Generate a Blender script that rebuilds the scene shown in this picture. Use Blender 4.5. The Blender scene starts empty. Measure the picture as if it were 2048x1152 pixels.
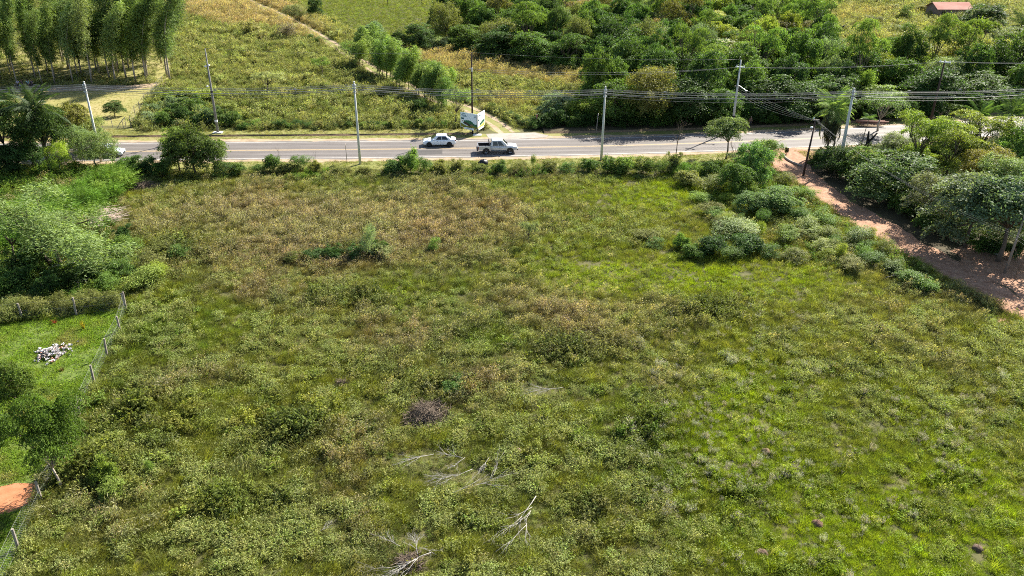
import bpy, bmesh, math, random
import numpy as np
from mathutils import Vector, Matrix

# ------------------------------------------------------------------ camera, sky, sun, exposure
SC = bpy.context.scene
F_PX, PITCH, ROLL, CAM_H = 1639.0, math.radians(26.4), 0.0103, 32.4
cF = np.array([0, math.cos(PITCH), -math.sin(PITCH)])
u0 = np.array([0, math.sin(PITCH), math.cos(PITCH)]); r0 = np.array([1.0, 0, 0])
cR = r0 * math.cos(ROLL) + u0 * math.sin(ROLL)
cU = u0 * math.cos(ROLL) - r0 * math.sin(ROLL)
CAM = np.array([0, 0, CAM_H])
cam_d = bpy.data.cameras.new('camera')
cam = bpy.data.objects.new('camera', cam_d)
SC.collection.objects.link(cam)
cam_d.sensor_width = 36.0
cam_d.lens = 36.0 * F_PX / 2048.0
cam_d.clip_start = 0.5; cam_d.clip_end = 3000
cam.matrix_world = Matrix(((cR[0], cU[0], -cF[0], 0), (cR[1], cU[1], -cF[1], 0), (cR[2], cU[2], -cF[2], CAM_H), (0, 0, 0, 1)))
SC.camera = cam

SUN_AZ, SUN_EL = math.radians(41.0), math.radians(38.0)     # azimuth measured from +Y towards +X
world = bpy.data.worlds.new('World'); SC.world = world; world.use_nodes = True
wn = world.node_tree
sky = wn.nodes.new('ShaderNodeTexSky'); sky.sky_type = 'NISHITA'; sky.sun_disc = False
sky.sun_elevation = SUN_EL; sky.sun_rotation = SUN_AZ
sky.air_density = 1.0; sky.dust_density = 1.0; sky.ozone_density = 1.0
bg = wn.nodes['Background']; bg.inputs['Strength'].default_value = 0.07
wn.links.new(sky.outputs[0], bg.inputs['Color'])
sun_d = bpy.data.lights.new('sun', 'SUN'); sun_d.energy = 5.0; sun_d.angle = math.radians(0.53)
sun_d.color = (1.0, 0.945, 0.84)
sun = bpy.data.objects.new('sun', sun_d); SC.collection.objects.link(sun)
sdir = Vector((math.sin(SUN_AZ) * math.cos(SUN_EL), math.cos(SUN_AZ) * math.cos(SUN_EL), math.sin(SUN_EL)))
sun.rotation_euler = sdir.to_track_quat('Z', 'Y').to_euler()
sun.location = (60, 80, 90)
SC.view_settings.view_transform = 'Standard'; SC.view_settings.look = 'None'
SC.view_settings.gamma = 1.0; SC.view_settings.use_curve_mapping = False
SC.view_settings.exposure = 1.62
SC.cycles.filter_width = 1.0; SC.cycles.adaptive_threshold = 0.02
SC.cycles.max_bounces = 4; SC.cycles.diffuse_bounces = 2; SC.cycles.glossy_bounces = 2
SC.cycles.transmission_bounces = 4; SC.cycles.transparent_max_bounces = 4
SC.cycles.use_denoising = False

# ------------------------------------------------------------------ helpers
random.seed(7)
RNG = np.random.default_rng(11)
COL = SC.collection

def P(x, y, z=0.0):
    """photo pixel (2048 wide) -> point at height z"""
    d = cF * F_PX + cR * (x - 1024) + cU * (576 - y)
    t = (z - CAM_H) / d[2]
    return Vector(CAM + t * d)

def proj(co):
    q = np.asarray(co, float) - CAM
    zf = q @ cF
    zf = np.where(zf < 1e-3, 1e-3, zf)
    return 1024 + F_PX * (q @ cR) / zf, 576 - F_PX * (q @ cU) / zf

def ppm(p):
    return F_PX / float((np.array(p) - CAM) @ cF)

def z_at(base, ytop):
    q0 = np.array([base[0], base[1], 0.0]) - CAM; k = np.array([0, 0, 1.0]); a = 576 - ytop
    return float((F_PX * (q0 @ cU) - a * (q0 @ cF)) / (a * (k @ cF) - F_PX * (k @ cU)))

def inpoly(px, py, poly):
    inside = np.zeros(px.shape, bool); n = len(poly); j = n - 1
    for i in range(n):
        xi, yi = poly[i]; xj, yj = poly[j]
        c = ((yi > py) != (yj > py)) & (px < (xj - xi) * (py - yi) / (yj - yi + 1e-9) + xi)
        inside ^= c; j = i
    return inside

def vnoise(x, y, s, seed=0):
    """value noise 0..1"""
    x = np.asarray(x) / s + seed * 17.3; y = np.asarray(y) / s + seed * 7.9
    xi = np.floor(x).astype(np.int64); yi = np.floor(y).astype(np.int64)
    fx = x - xi; fy = y - yi
    fx = fx * fx * (3 - 2 * fx); fy = fy * fy * (3 - 2 * fy)
    def h(a, b):
        n = (a * 374761393 + b * 668265263 + seed * 974634777) & 0x7fffffff
        n = ((n ^ (n >> 13)) * 1274126177) & 0x7fffffff
        return ((n ^ (n >> 16)) & 0xffff) / 65535.0
    return (h(xi, yi) * (1 - fx) + h(xi + 1, yi) * fx) * (1 - fy) + (h(xi, yi + 1) * (1 - fx) + h(xi + 1, yi + 1) * fx) * fy

def ell(px, py, cx, cy, rx, ry):
    return np.exp(-(((px - cx) / rx) ** 2 + ((py - cy) / ry) ** 2))

class MB:
    """collects vertices and faces, links them as ONE mesh object"""
    def __init__(s): s.v = []; s.f = []; s.m = []
    def add(s, vs, fs, mi=0):
        b = len(s.v); s.v += [tuple(v) for v in vs]; s.f += [tuple(i + b for i in f) for f in fs]; s.m += [mi] * len(fs); return s
    def box(s, c, d, rz=0.0, mi=0, taper=1.0):
        cx, cy, cz = c; hx, hy, hz = d[0] / 2, d[1] / 2, d[2] / 2; ca, sa = math.cos(rz), math.sin(rz); vs = []
        for k in (-1, 1):
            t = taper if k > 0 else 1
            for (i, j) in ((-1, -1), (1, -1), (1, 1), (-1, 1)):
                x, y = i * hx * t, j * hy * t
                vs.append((cx + x * ca - y * sa, cy + x * sa + y * ca, cz + k * hz))
        return s.add(vs, [(3, 2, 1, 0), (4, 5, 6, 7), (0, 1, 5, 4), (1, 2, 6, 5), (2, 3, 7, 6), (3, 0, 4, 7)], mi)
    def tube(s, pts, rad, n=6, mi=0, cap=True):
        pts = [Vector(p) for p in pts]
        if not hasattr(rad, '__len__'): rad = [rad] * len(pts)
        vs = []; prev = None
        for i, p in enumerate(pts):
            d = (pts[min(i + 1, len(pts) - 1)] - pts[max(i - 1, 0)])
            d = d.normalized() if d.length > 1e-9 else Vector((0, 0, 1))
            if prev is None:
                a = Vector((0, 0, 1)) if abs(d.z) < 0.9 else Vector((1, 0, 0))
                u = d.cross(a).normalized()
            else:
                u = (prev - d * prev.dot(d)).normalized()
            prev = u; w = d.cross(u)
            for k in range(n):
                t = 2 * math.pi * k / n
                vs.append(p + (u * math.cos(t) + w * math.sin(t)) * rad[i])
        fs = []
        for i in range(len(pts) - 1):
            for k in range(n):
                fs.append((i * n + k, i * n + (k + 1) % n, (i + 1) * n + (k + 1) % n, (i + 1) * n + k))
        if cap:
            fs.append(tuple(range(n - 1, -1, -1))); fs.append(tuple((len(pts) - 1) * n + k for k in range(n)))
        return s.add(vs, fs, mi)
    def lathe(s, prof, c=(0, 0, 0), n=12, axis='z', mi=0):
        vs = []
        for (r, h) in prof:
            for k in range(n):
                t = 2 * math.pi * k / n; a, b = r * math.cos(t), r * math.sin(t)
                vs.append((c[0] + a, c[1] + b, c[2] + h) if axis == 'z' else (c[0] + a, c[1] + h, c[2] + b))
        fs = []
        for i in range(len(prof) - 1):
            for k in range(n):
                q = (i * n + k, i * n + (k + 1) % n, (i + 1) * n + (k + 1) % n, (i + 1) * n + k)
                fs.append(q if axis == 'z' else q[::-1])
        return s.add(vs, fs, mi)
    def mesh(s, name, mats, smooth=False):
        me = bpy.data.meshes.new(name); me.from_pydata(s.v, [], s.f)
        for m in (mats if isinstance(mats, (list, tuple)) else [mats]): me.materials.append(m)
        if max(s.m, default=0) > 0: me.polygons.foreach_set('material_index', s.m)
        if smooth: me.polygons.foreach_set('use_smooth', [True] * len(me.polygons))
        me.update(); return me
    def build(s, name, mats, parent=None, smooth=False, bevel=0):
        o = link(name, s.mesh(name, mats, smooth), parent)
        if bevel:
            b = o.modifiers.new('bevel', 'BEVEL'); b.width = bevel; b.segments = 2; b.limit_method = 'ANGLE'
        return o

def link(name, me, parent=None):
    o = bpy.data.objects.new(name, me); COL.objects.link(o)
    if parent is not None: o.parent = parent
    return o
def tag(o, label=None, cat=None, group=None, kind=None):
    if label: o['label'] = label
    if cat: o['category'] = cat
    if group: o['group'] = group
    if kind: o['kind'] = kind
    return o
def thing(name, label, cat, loc=(0, 0, 0), rz=0.0, group=None, scale=None):
    o = bpy.data.objects.new(name, None); COL.objects.link(o); o.empty_display_size = 0.3
    o.location = loc; o.rotation_euler = (0, 0, rz)
    if scale is not None: o.scale = scale
    return tag(o, label, cat, group)

def fastmesh(name, V, Q, mat, var=None):
    """V (n,3), Q (m,k) polygons of one size"""
    V = np.ascontiguousarray(V, np.float32); Q = np.ascontiguousarray(Q, np.int32); m, k = Q.shape
    me = bpy.data.meshes.new(name)
    me.vertices.add(len(V)); me.vertices.foreach_set('co', V.ravel())
    me.loops.add(m * k); me.loops.foreach_set('vertex_index', Q.ravel())
    me.polygons.add(m); me.polygons.foreach_set('loop_start', np.arange(0, m * k, k, dtype=np.int32))
    me.update(calc_edges=True); me.validate()
    if var is not None:
        a = me.attributes.new('var', 'FLOAT', 'FACE'); a.data.foreach_set('value', np.ascontiguousarray(var, np.float32))
    me.materials.append(mat)
    return me

# ------------------------------------------------------------------ materials
def newmat(name):
    m = bpy.data.materials.new(name); m.use_nodes = True
    nt = m.node_tree; b = nt.nodes['Principled BSDF']
    return m, nt, b
def N(nt, t, **kw):
    n = nt.nodes.new(t)
    for k, v in kw.items(): setattr(n, k, v)
    return n
def simple(name, col, rough=0.6, metal=0.0, noise=0.0, nscale=8.0, spec=0.4, bump=0.0, coat=0.0):
    m, nt, b = newmat(name)
    b.inputs['Base Color'].default_value = (*col, 1); b.inputs['Roughness'].default_value = rough
    b.inputs['Metallic'].default_value = metal; b.inputs['Specular IOR Level'].default_value = spec
    b.inputs['Coat Weight'].default_value = coat
    if noise > 0 or bump > 0:
        g = N(nt, 'ShaderNodeNewGeometry'); tx = N(nt, 'ShaderNodeTexNoise')
        tx.inputs['Scale'].default_value = nscale; tx.inputs['Detail'].default_value = 6
        nt.links.new(g.outputs['Position'], tx.inputs['Vector'])
        if noise > 0:
            mx = N(nt, 'ShaderNodeMix', data_type='RGBA')
            mx.inputs['A'].default_value = (*[c * (1 - noise) for c in col], 1); mx.inputs['B'].default_value = (*[min(1, c * (1 + noise)) for c in col], 1)
            nt.links.new(tx.outputs['Fac'], mx.inputs['Factor']); nt.links.new(mx.outputs['Result'], b.inputs['Base Color'])
        if bump > 0:
            bp = N(nt, 'ShaderNodeBump'); bp.inputs['Strength'].default_value = bump; bp.inputs['Distance'].default_value = 0.07
            nt.links.new(tx.outputs['Fac'], bp.inputs['Height']); nt.links.new(bp.outputs['Normal'], b.inputs['Normal'])
    return m
def multi(name, stops, s1, s2, rough=0.9, bump=0.3, s3=None):
    """ground-like: two noises through a colour ramp"""
    m, nt, b = newmat(name)
    g = N(nt, 'ShaderNodeNewGeometry')
    a = N(nt, 'ShaderNodeTexNoise'); a.inputs['Scale'].default_value = s1; a.inputs['Detail'].default_value = 8; a.inputs['Roughness'].default_value = 0.65
    c = N(nt, 'ShaderNodeTexNoise'); c.inputs['Scale'].default_value = s2; c.inputs['Detail'].default_value = 4
    for t in (a, c): nt.links.new(g.outputs['Position'], t.inputs['Vector'])
    ad = N(nt, 'ShaderNodeMath', operation='MULTIPLY_ADD'); ad.inputs[1].default_value = 0.55
    nt.links.new(a.outputs['Fac'], ad.inputs[0])
    m2 = N(nt, 'ShaderNodeMath', operation='MULTIPLY'); m2.inputs[1].default_value = 0.45
    nt.links.new(c.outputs['Fac'], m2.inputs[0]); nt.links.new(m2.outputs[0], ad.inputs[2])
    r = N(nt, 'ShaderNodeValToRGB')
    while len(r.color_ramp.elements) < len(stops): r.color_ramp.elements.new(0.5)
    for e, (p, cl) in zip(r.color_ramp.elements, stops): e.position = p; e.color = (*cl, 1)
    nt.links.new(ad.outputs[0], r.inputs['Fac']); nt.links.new(r.outputs['Color'], b.inputs['Base Color'])
    b.inputs['Roughness'].default_value = rough; b.inputs['Specular IOR Level'].default_value = 0.2
    bp = N(nt, 'ShaderNodeBump'); bp.inputs['Strength'].default_value = bump; bp.inputs['Distance'].default_value = 0.08
    nt.links.new(ad.outputs[0], bp.inputs['Height']); nt.links.new(bp.outputs['Normal'], b.inputs['Normal'])
    return m

def leafmat(name, src, trans=0.42, rough=0.5, spec=0.35, warm=(1.11, 1.12, 0.52)):
    """src: 'INST' colour from the point the clump stands on, 'OBJ' colour of the object, or a fixed colour"""
    m, nt, b = newmat(name); out = nt.nodes['Material Output']
    v = N(nt, 'ShaderNodeAttribute', attribute_name='var')
    if src == 'INST':
        c = N(nt, 'ShaderNodeAttribute', attribute_name='col', attribute_type='INSTANCER').outputs['Color']
    elif src == 'OBJ':
        c = N(nt, 'ShaderNodeObjectInfo').outputs['Color']
    else:
        q = N(nt, 'ShaderNodeRGB'); q.outputs[0].default_value = (*src, 1); c = q.outputs[0]
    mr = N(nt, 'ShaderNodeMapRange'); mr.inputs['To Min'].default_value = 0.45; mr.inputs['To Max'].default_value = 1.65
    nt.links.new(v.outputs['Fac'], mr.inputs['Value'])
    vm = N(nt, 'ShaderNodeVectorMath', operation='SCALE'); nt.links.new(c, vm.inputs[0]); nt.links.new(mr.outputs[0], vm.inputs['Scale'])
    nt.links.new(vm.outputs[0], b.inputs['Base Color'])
    b.inputs['Roughness'].default_value = rough; b.inputs['Specular IOR Level'].default_value = spec
    w = N(nt, 'ShaderNodeVectorMath', operation='MULTIPLY'); w.inputs[1].default_value = warm
    nt.links.new(vm.outputs[0], w.inputs[0])
    t = N(nt, 'ShaderNodeBsdfTranslucent'); nt.links.new(w.outputs[0], t.inputs['Color'])
    mx = N(nt, 'ShaderNodeMixShader'); mx.inputs[0].default_value = trans
    nt.links.new(b.outputs[0], mx.inputs[1]); nt.links.new(t.outputs[0], mx.inputs[2]); nt.links.new(mx.outputs[0], out.inputs['Surface'])
    return m

M = {}
M['ground'] = multi('soil_under_grass', [(0.25, (0.035, 0.04, 0.014)), (0.45, (0.075, 0.075, 0.025)), (0.6, (0.11, 0.10, 0.035)), (0.8, (0.13, 0.11, 0.05))], 1.7, 0.12, bump=0.6)
M['lawn'] = multi('dry_lawn', [(0.3, (0.17, 0.15, 0.055)), (0.45, (0.21, 0.20, 0.06)), (0.55, (0.27, 0.23, 0.09)), (0.75, (0.33, 0.27, 0.14))], 2.2, 0.16, bump=0.25)
M['yard'] = multi('green_lawn', [(0.3, (0.045, 0.07, 0.014)), (0.45, (0.085, 0.125, 0.024)), (0.58, (0.12, 0.15, 0.034)), (0.7, (0.20, 0.165, 0.085))], 4.0, 0.9, bump=0.6)
M['verge'] = multi('roadside_grass', [(0.3, (0.10, 0.115, 0.03)), (0.48, (0.17, 0.175, 0.045)), (0.62, (0.24, 0.20, 0.09)), (0.8, (0.34, 0.26, 0.15))], 2.5, 0.35, bump=0.4)
M['sand'] = multi('sandy_soil', [(0.3, (0.20, 0.145, 0.085)), (0.5, (0.31, 0.23, 0.15)), (0.7, (0.39, 0.30, 0.21))], 1.6, 0.4, bump=0.3)
M['reddirt'] = multi('reddish_dirt', [(0.32, (0.16, 0.08, 0.045)), (0.45, (0.27, 0.145, 0.086)), (0.58, (0.35, 0.205, 0.13)), (0.75, (0.41, 0.27, 0.185))], 0.9, 2.6, bump=0.6)
M['redpatch'] = multi('red_earth', [(0.3, (0.26, 0.10, 0.045)), (0.5, (0.36, 0.15, 0.07)), (0.72, (0.42, 0.20, 0.11))], 2.0, 0.5, bump=0.3)
M['litter'] = multi('leaf_litter', [(0.3, (0.03, 0.024, 0.012)), (0.5, (0.06, 0.048, 0.024)), (0.75, (0.10, 0.08, 0.04))], 2.0, 0.3, bump=0.5)
M['bank'] = simple('bank_soil', (0.16, 0.105, 0.06), 0.95, noise=0.4, nscale=3, bump=0.6)
M['concrete'] = simple('pole_concrete', (0.50, 0.50, 0.47), 0.8, noise=0.18, nscale=3.0, spec=0.3)
M['apron'] = multi('worn_concrete', [(0.3, (0.22, 0.195, 0.165)), (0.55, (0.30, 0.27, 0.235)), (0.75, (0.36, 0.32, 0.275))], 1.2, 0.3, bump=0.15)
M['wood'] = simple('weathered_wood', (0.24, 0.205, 0.175), 0.9, noise=0.35, nscale=14)
M['darkwood'] = simple('dark_pole_wood', (0.05, 0.028, 0.02), 0.85, noise=0.3, nscale=8)
M['bark'] = simple('grey_brown_bark', (0.10, 0.075, 0.055), 0.95, noise=0.45, nscale=9)
M['palebark'] = simple('pale_bark', (0.30, 0.25, 0.20), 0.9, noise=0.35, nscale=5)
M['deadwood'] = simple('bleached_dead_wood', (0.27, 0.25, 0.225), 0.85, noise=0.25, nscale=10)
M['browntwig'] = simple('brown_dead_twigs', (0.135, 0.10, 0.07), 0.95, noise=0.45, nscale=9)
M['steel'] = simple('galvanised_steel', (0.45, 0.46, 0.47), 0.45, 0.7)
M['wire'] = simple('weathered_cable', (0.16, 0.16, 0.16), 0.45, 0.0, spec=0.6)
M['palewire'] = simple('bare_aluminium_cable', (0.30, 0.295, 0.28), 0.7)
M['fencewire'] = simple('dull_fence_wire', (0.20, 0.20, 0.19), 0.8)
M['porcelain'] = simple('pale_insulator', (0.72, 0.73, 0.74), 0.3)
M['white'] = simple('white_paint', (0.78, 0.79, 0.80), 0.5)
M['black'] = simple('black_plastic', (0.012, 0.012, 0.013), 0.5)
M['rubber'] = simple('tyre_rubber', (0.018, 0.018, 0.018), 0.85)
M['glass'] = simple('tinted_glass', (0.008, 0.010, 0.013), 0.06, spec=0.6)
M['carwhite'] = simple('white_car_paint', (0.80, 0.81, 0.82), 0.28, coat=0.6)
M['carsilver'] = simple('silver_car_paint', (0.50, 0.51, 0.525), 0.34, 0.2, coat=0.5)
M['carblue'] = simple('pale_blue_silver_paint', (0.50, 0.56, 0.58), 0.3, 0.2, coat=0.5)
M['rim'] = simple('wheel_rim_alloy', (0.30, 0.30, 0.31), 0.35, 0.8)
M['darkrim'] = simple('dark_wheel_rim', (0.05, 0.05, 0.05), 0.4, 0.5)
M['lampglass'] = simple('headlight_glass', (0.65, 0.68, 0.70), 0.1, spec=0.7)
M['redlamp'] = simple('tail_light', (0.22, 0.01, 0.008), 0.2)
M['edgepaint'] = simple('worn_white_line', (0.48, 0.47, 0.44), 0.7, noise=0.35, nscale=2.5)
M['yellowpaint'] = simple('worn_yellow_line', (0.46, 0.33, 0.16), 0.7, noise=0.3, nscale=2.5)
# asphalt with worn wheel tracks, patches and stains
m, nt, b = newmat('asphalt'); g = N(nt, 'ShaderNodeNewGeometry')
n1 = N(nt, 'ShaderNodeTexNoise'); n1.inputs['Scale'].default_value = 0.22; n1.inputs['Detail'].default_value = 6
n2 = N(nt, 'ShaderNodeTexNoise'); n2.inputs['Scale'].default_value = 14; n2.inputs['Detail'].default_value = 3
mp = N(nt, 'ShaderNodeMapping'); mp.inputs['Scale'].default_value = (0.12, 1.2, 1); n3 = N(nt, 'ShaderNodeTexNoise'); n3.inputs['Scale'].default_value = 1.0; n3.inputs['Detail'].default_value = 5
nt.links.new(g.outputs['Position'], n1.inputs['Vector']); nt.links.new(g.outputs['Position'], n2.inputs['Vector'])
nt.links.new(g.outputs['Position'], mp.inputs['Vector']); nt.links.new(mp.outputs[0], n3.inputs['Vector'])
s = N(nt, 'ShaderNodeMath', operation='MULTIPLY_ADD'); s.inputs[1].default_value = 0.35; nt.links.new(n1.outputs['Fac'], s.inputs[0])
s2 = N(nt, 'ShaderNodeMath', operation='MULTIPLY'); s2.inputs[1].default_value = 0.45; nt.links.new(n3.outputs['Fac'], s2.inputs[0]); nt.links.new(s2.outputs[0], s.inputs[2])
s3 = N(nt, 'ShaderNodeMath', operation='MULTIPLY_ADD'); s3.inputs[1].default_value = 0.2; nt.links.new(n2.outputs['Fac'], s3.inputs[0]); nt.links.new(s.outputs[0], s3.inputs[2])
r = N(nt, 'ShaderNodeValToRGB'); r.color_ramp.elements[0].position = 0.33; r.color_ramp.elements[0].color = (0.10, 0.087, 0.079, 1)
r.color_ramp.elements[1].position = 0.68; r.color_ramp.elements[1].color = (0.175, 0.155, 0.141, 1)
nt.links.new(s3.outputs[0], r.inputs['Fac']); nt.links.new(r.outputs['Color'], b.inputs['Base Color'])
b.inputs['Roughness'].default_value = 0.7; b.inputs['Specular IOR Level'].default_value = 0.3
M['asphalt'] = m
M['trackwear'] = multi('worn_wheel_path', [(0.3, (0.10, 0.088, 0.08)), (0.5, (0.125, 0.11, 0.10)), (0.7, (0.15, 0.133, 0.12))], 0.5, 6.0, rough=0.65, bump=0.05)
M['patch'] = multi('asphalt_repair', [(0.3, (0.06, 0.055, 0.052)), (0.7, (0.085, 0.078, 0.072))], 2.0, 8.0, rough=0.7, bump=0.05)
M['inst'] = leafmat('meadow_plants', 'INST', trans=0.46, rough=0.6, spec=0.12)
M['leaf'] = leafmat('tree_leaves', 'OBJ', warm=(1.08, 1.12, 0.5), trans=0.42, rough=0.58, spec=0.12)
M['frond'] = leafmat('palm_leaves', 'OBJ', trans=0.35, rough=0.5, spec=0.25)

# ------------------------------------------------------------------ the setting
def catmull(pts, step=1.0):
    pts = [Vector((p[0], p[1], 0)) for p in pts]; out = []
    ext = [pts[0] * 2 - pts[1]] + pts + [pts[-1] * 2 - pts[-2]]
    for i in range(1, len(ext) - 2):
        a, b_, c, d = ext[i - 1:i + 3]; n = max(2, int((c - b_).length / step))
        for k in range(n):
            t = k / n
            out.append(0.5 * ((2 * b_) + (c - a) * t + (2 * a - 5 * b_ + 4 * c - d) * t * t + (3 * b_ - a - 3 * c + d) * t ** 3))
    out.append(pts[-1]); return out

def offs(line, o):
    res = []
    for i, p in enumerate(line):
        d = (line[min(i + 1, len(line) - 1)] - line[max(i - 1, 0)]).normalized()
        res.append(p + Vector((-d.y, d.x, 0)) * (o(i) if callable(o) else o))
    return res

def ribbon(name, line, o1, o2, z, mat, parent=None, jit=0.0, seed=1, z2=None, struct=True):
    """sheet between two offsets of a line, edges ragged by jit metres"""
    A, B = offs(line, o1), offs(line, o2); b = MB(); vs = []
    for i, (p, q) in enumerate(zip(A, B)):
        e1 = jit * (2 * float(vnoise(p.x, p.y, 2.2, seed)) - 1) + jit * 0.6 * (2 * float(vnoise(p.x, p.y, 0.7, seed + 3)) - 1)
        e2 = jit * (2 * float(vnoise(q.x, q.y, 2.2, seed + 1)) - 1) + jit * 0.6 * (2 * float(vnoise(q.x, q.y, 0.7, seed + 5)) - 1)
        d = (q - p).normalized() if (q - p).length > 1e-6 else Vector((0, 1, 0))
        p = p - d * e1; q = q + d * e2
        vs += [(p.x, p.y, z), (q.x, q.y, z if z2 is None else z2)]
    fs = [(2 * i, 2 * i + 2, 2 * i + 3, 2 * i + 1) if (o1 if not callable(o1) else o1(0)) > (o2 if not callable(o2) else o2(0)) else (2 * i, 2 * i + 1, 2 * i + 3, 2 * i + 2) for i in range(len(A) - 1)]
    b.add(vs, fs); o = b.build(name, mat, parent)
    if parent is None and struct: tag(o, kind='structure')
    return o

def sheet(name, pxpoly, z, mat, jit=0.3, seed=3, step=0.8):
    w = [P(x, y) for x, y in pxpoly]; pts = []
    for i, p in enumerate(w):
        q = w[(i + 1) % len(w)]; n = max(1, int((q - p).length / step)); nrm = Vector((-(q - p).y, (q - p).x, 0)).normalized()
        for k in range(n):
            r_ = p.lerp(q, k / n)
            e = jit * (2 * float(vnoise(r_.x, r_.y, 2.5, seed)) - 1) + 0.6 * jit * (2 * float(vnoise(r_.x, r_.y, 0.8, seed + 2)) - 1)
            pts.append(r_ + nrm * e)
    bm = bmesh.new(); vs = [bm.verts.new((p.x, p.y, z)) for p in pts]; f = bm.faces.new(vs)
    bmesh.ops.triangulate(bm, faces=[f]); bmesh.ops.recalc_face_normals(bm, faces=bm.faces)
    for f in bm.faces:
        if f.normal.z < 0: f.normal_flip()
    me = bpy.data.meshes.new(name); bm.to_mesh(me); bm.free(); me.materials.append(mat)
    return tag(link(name, me), kind='structure')

# ground: one sheet far past everything in view, gently uneven
gx = np.concatenate([np.linspace(-900, -160, 12), np.linspace(-150, 170, 161), np.linspace(190, 900, 12)])
gy = np.concatenate([np.linspace(-300, 10, 8), np.linspace(18, 300, 142), np.linspace(330, 1500, 14)])
GX, GY = np.meshgrid(gx, gy)
def ground_z(x, y):
    return np.zeros_like(np.asarray(x, float))
V = np.stack([GX.ravel(), GY.ravel(), np.full(GX.size, -0.012)], 1)
nx, ny = len(gx), len(gy); ii = np.arange((ny - 1) * (nx - 1)); r_, c_ = ii // (nx - 1), ii % (nx - 1); a_ = r_ * nx + c_
tag(link('ground', fastmesh('ground', V, np.stack([a_, a_ + 1, a_ + nx + 1, a_ + nx], 1), M['ground'])), kind='structure')

ROADPX = [(-700, 309), (-300, 306.5), (0, 304.5), (270, 302.5), (512, 300.5), (750, 298.5), (1024, 295), (1200, 292), (1400, 286), (1600, 278), (1750, 270), (1900, 261), (2100, 247), (2400, 224), (2800, 190)]
ROAD = catmull([P(x, y) for x, y in ROADPX], 0.8)
road = ribbon('road', ROAD, 4.15, -4.1, 0.0, M['asphalt'], jit=0.3, seed=5)
ribbon('edge_line', ROAD, 3.72, 3.60, 0.004, M['edgepaint'], road)
ribbon('edge_line', ROAD, -3.60, -3.72, 0.004, M['edgepaint'], road)
ribbon('centre_line', ROAD, 0.18, 0.07, 0.004, M['yellowpaint'], road)
ribbon('centre_line', ROAD, -0.07, -0.18, 0.004, M['yellowpaint'], road)
for o_ in (2.55, 0.95, -0.85, -2.45): ribbon('wheel_path', ROAD, o_ + 0.27, o_ - 0.27, 0.0025, M['trackwear'], road, jit=0.14, seed=80 + int(o_ * 10))
for k_, (i_, o_, l_, w_) in enumerate(((60, 1.9, 9, 1.6), (118, -1.6, 6, 2.2), (150, 2.2, 4, 1.3), (190, -2.3, 12, 1.0), (215, 1.2, 5, 2.0), (240, -1.4, 7, 1.5))): ribbon('asphalt_repair', ROAD[i_:i_ + l_], o_ + w_ / 2, o_ - w_ / 2, 0.0032, M['patch'], road, jit=0.08, seed=90 + k_)
ribbon('shoulder', ROAD, 5.2, 3.9, -0.004, M['sand'], jit=0.45, seed=9)
ribbon('shoulder', ROAD, -3.8, -5.3, -0.004, M['sand'], jit=0.5, seed=12)
ribbon('verge', ROAD, -4.6, -8.6, -0.008, M['verge'], jit=0.5, seed=15)
ribbon('verge', ROAD, 6.8, 4.6, -0.008, M['verge'], jit=0.3, seed=17)
# far side: a cut bank with a grassy shelf; the cut faces the viewer
iA = [i for i, p in enumerate(ROAD) if proj([p])[0][0] < 955]
iB = [i for i, p in enumerate(ROAD) if proj([p])[0][0] > 1100]
for seg, h_ in ((iA, 0.20), (iB, 0.2)):
    L_ = [ROAD[i] for i in seg]
    ribbon('bank_face', L_, 6.95, 6.62, h_ + 0.02, M['bank'], jit=0.08, seed=21, z2=-0.02)
    ribbon('bank_shelf', L_, 6.9, 10.5, h_, M['verge'] if seg is iA else M['litter'], jit=0.1, seed=23)
    ribbon('bank_back', L_, 10.35, 13.5, h_ - 0.005, M['ground'], jit=0.0, z2=-0.05)

# drive-way apron, tracks, dirt road
sheet('driveway_apron', [(972, 268), (1070, 265), (1097, 271), (1092, 275), (1000, 279.5), (978, 277)], 0.012, M['apron'], jit=0.06)
TRK = catmull([P(x, y) for x, y in [(430, -30), (497, 2), (560, 30), (620, 62), (680, 98), (735, 132), (800, 165), (870, 197), (930, 216), (980, 240), (1016, 266)]], 0.8)
ribbon('farm_track', TRK, 1.75, -1.75, -0.006, M['verge'], jit=0.35, seed=31)
ribbon('wheel_rut', TRK, 1.3, 0.6, -0.001, M['sand'], jit=0.2, seed=33)
ribbon('wheel_rut', TRK, -0.6, -1.3, -0.001, M['sand'], jit=0.2, seed=35)
DIRT = catmull([P(x, y) for x, y in [(1535, 296), (1566, 316), (1592, 342), (1640, 385), (1715, 432), (1830, 500), (1930, 560), (2040, 628), (2250, 760), (2500, 920)]], 0.6)
ribbon('dirt_road', DIRT, lambda i: 2.3 + 1.6 * max(0, 1 - i / 14), lambda i: -2.4 - 0.6 * max(0, 1 - i / 10), -0.002, M['reddirt'], jit=0.4, seed=41)
ribbon('dirt_verge', DIRT, 9.5, 2.0, -0.007, M['litter'], jit=0.6, seed=43)
sheet('sandy_clearing', [(1895, 500), (1945, 488), (2010, 488), (2090, 505), (2120, 590), (2060, 600), (1985, 562), (1925, 525)], -0.005, M['reddirt'], jit=0.8)
sheet('roadside_dirt', [(1545, 294), (1600, 297), (1650, 305), (1620, 322), (1580, 322), (1540, 308)], -0.0035, M['reddirt'], jit=0.3)
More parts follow.
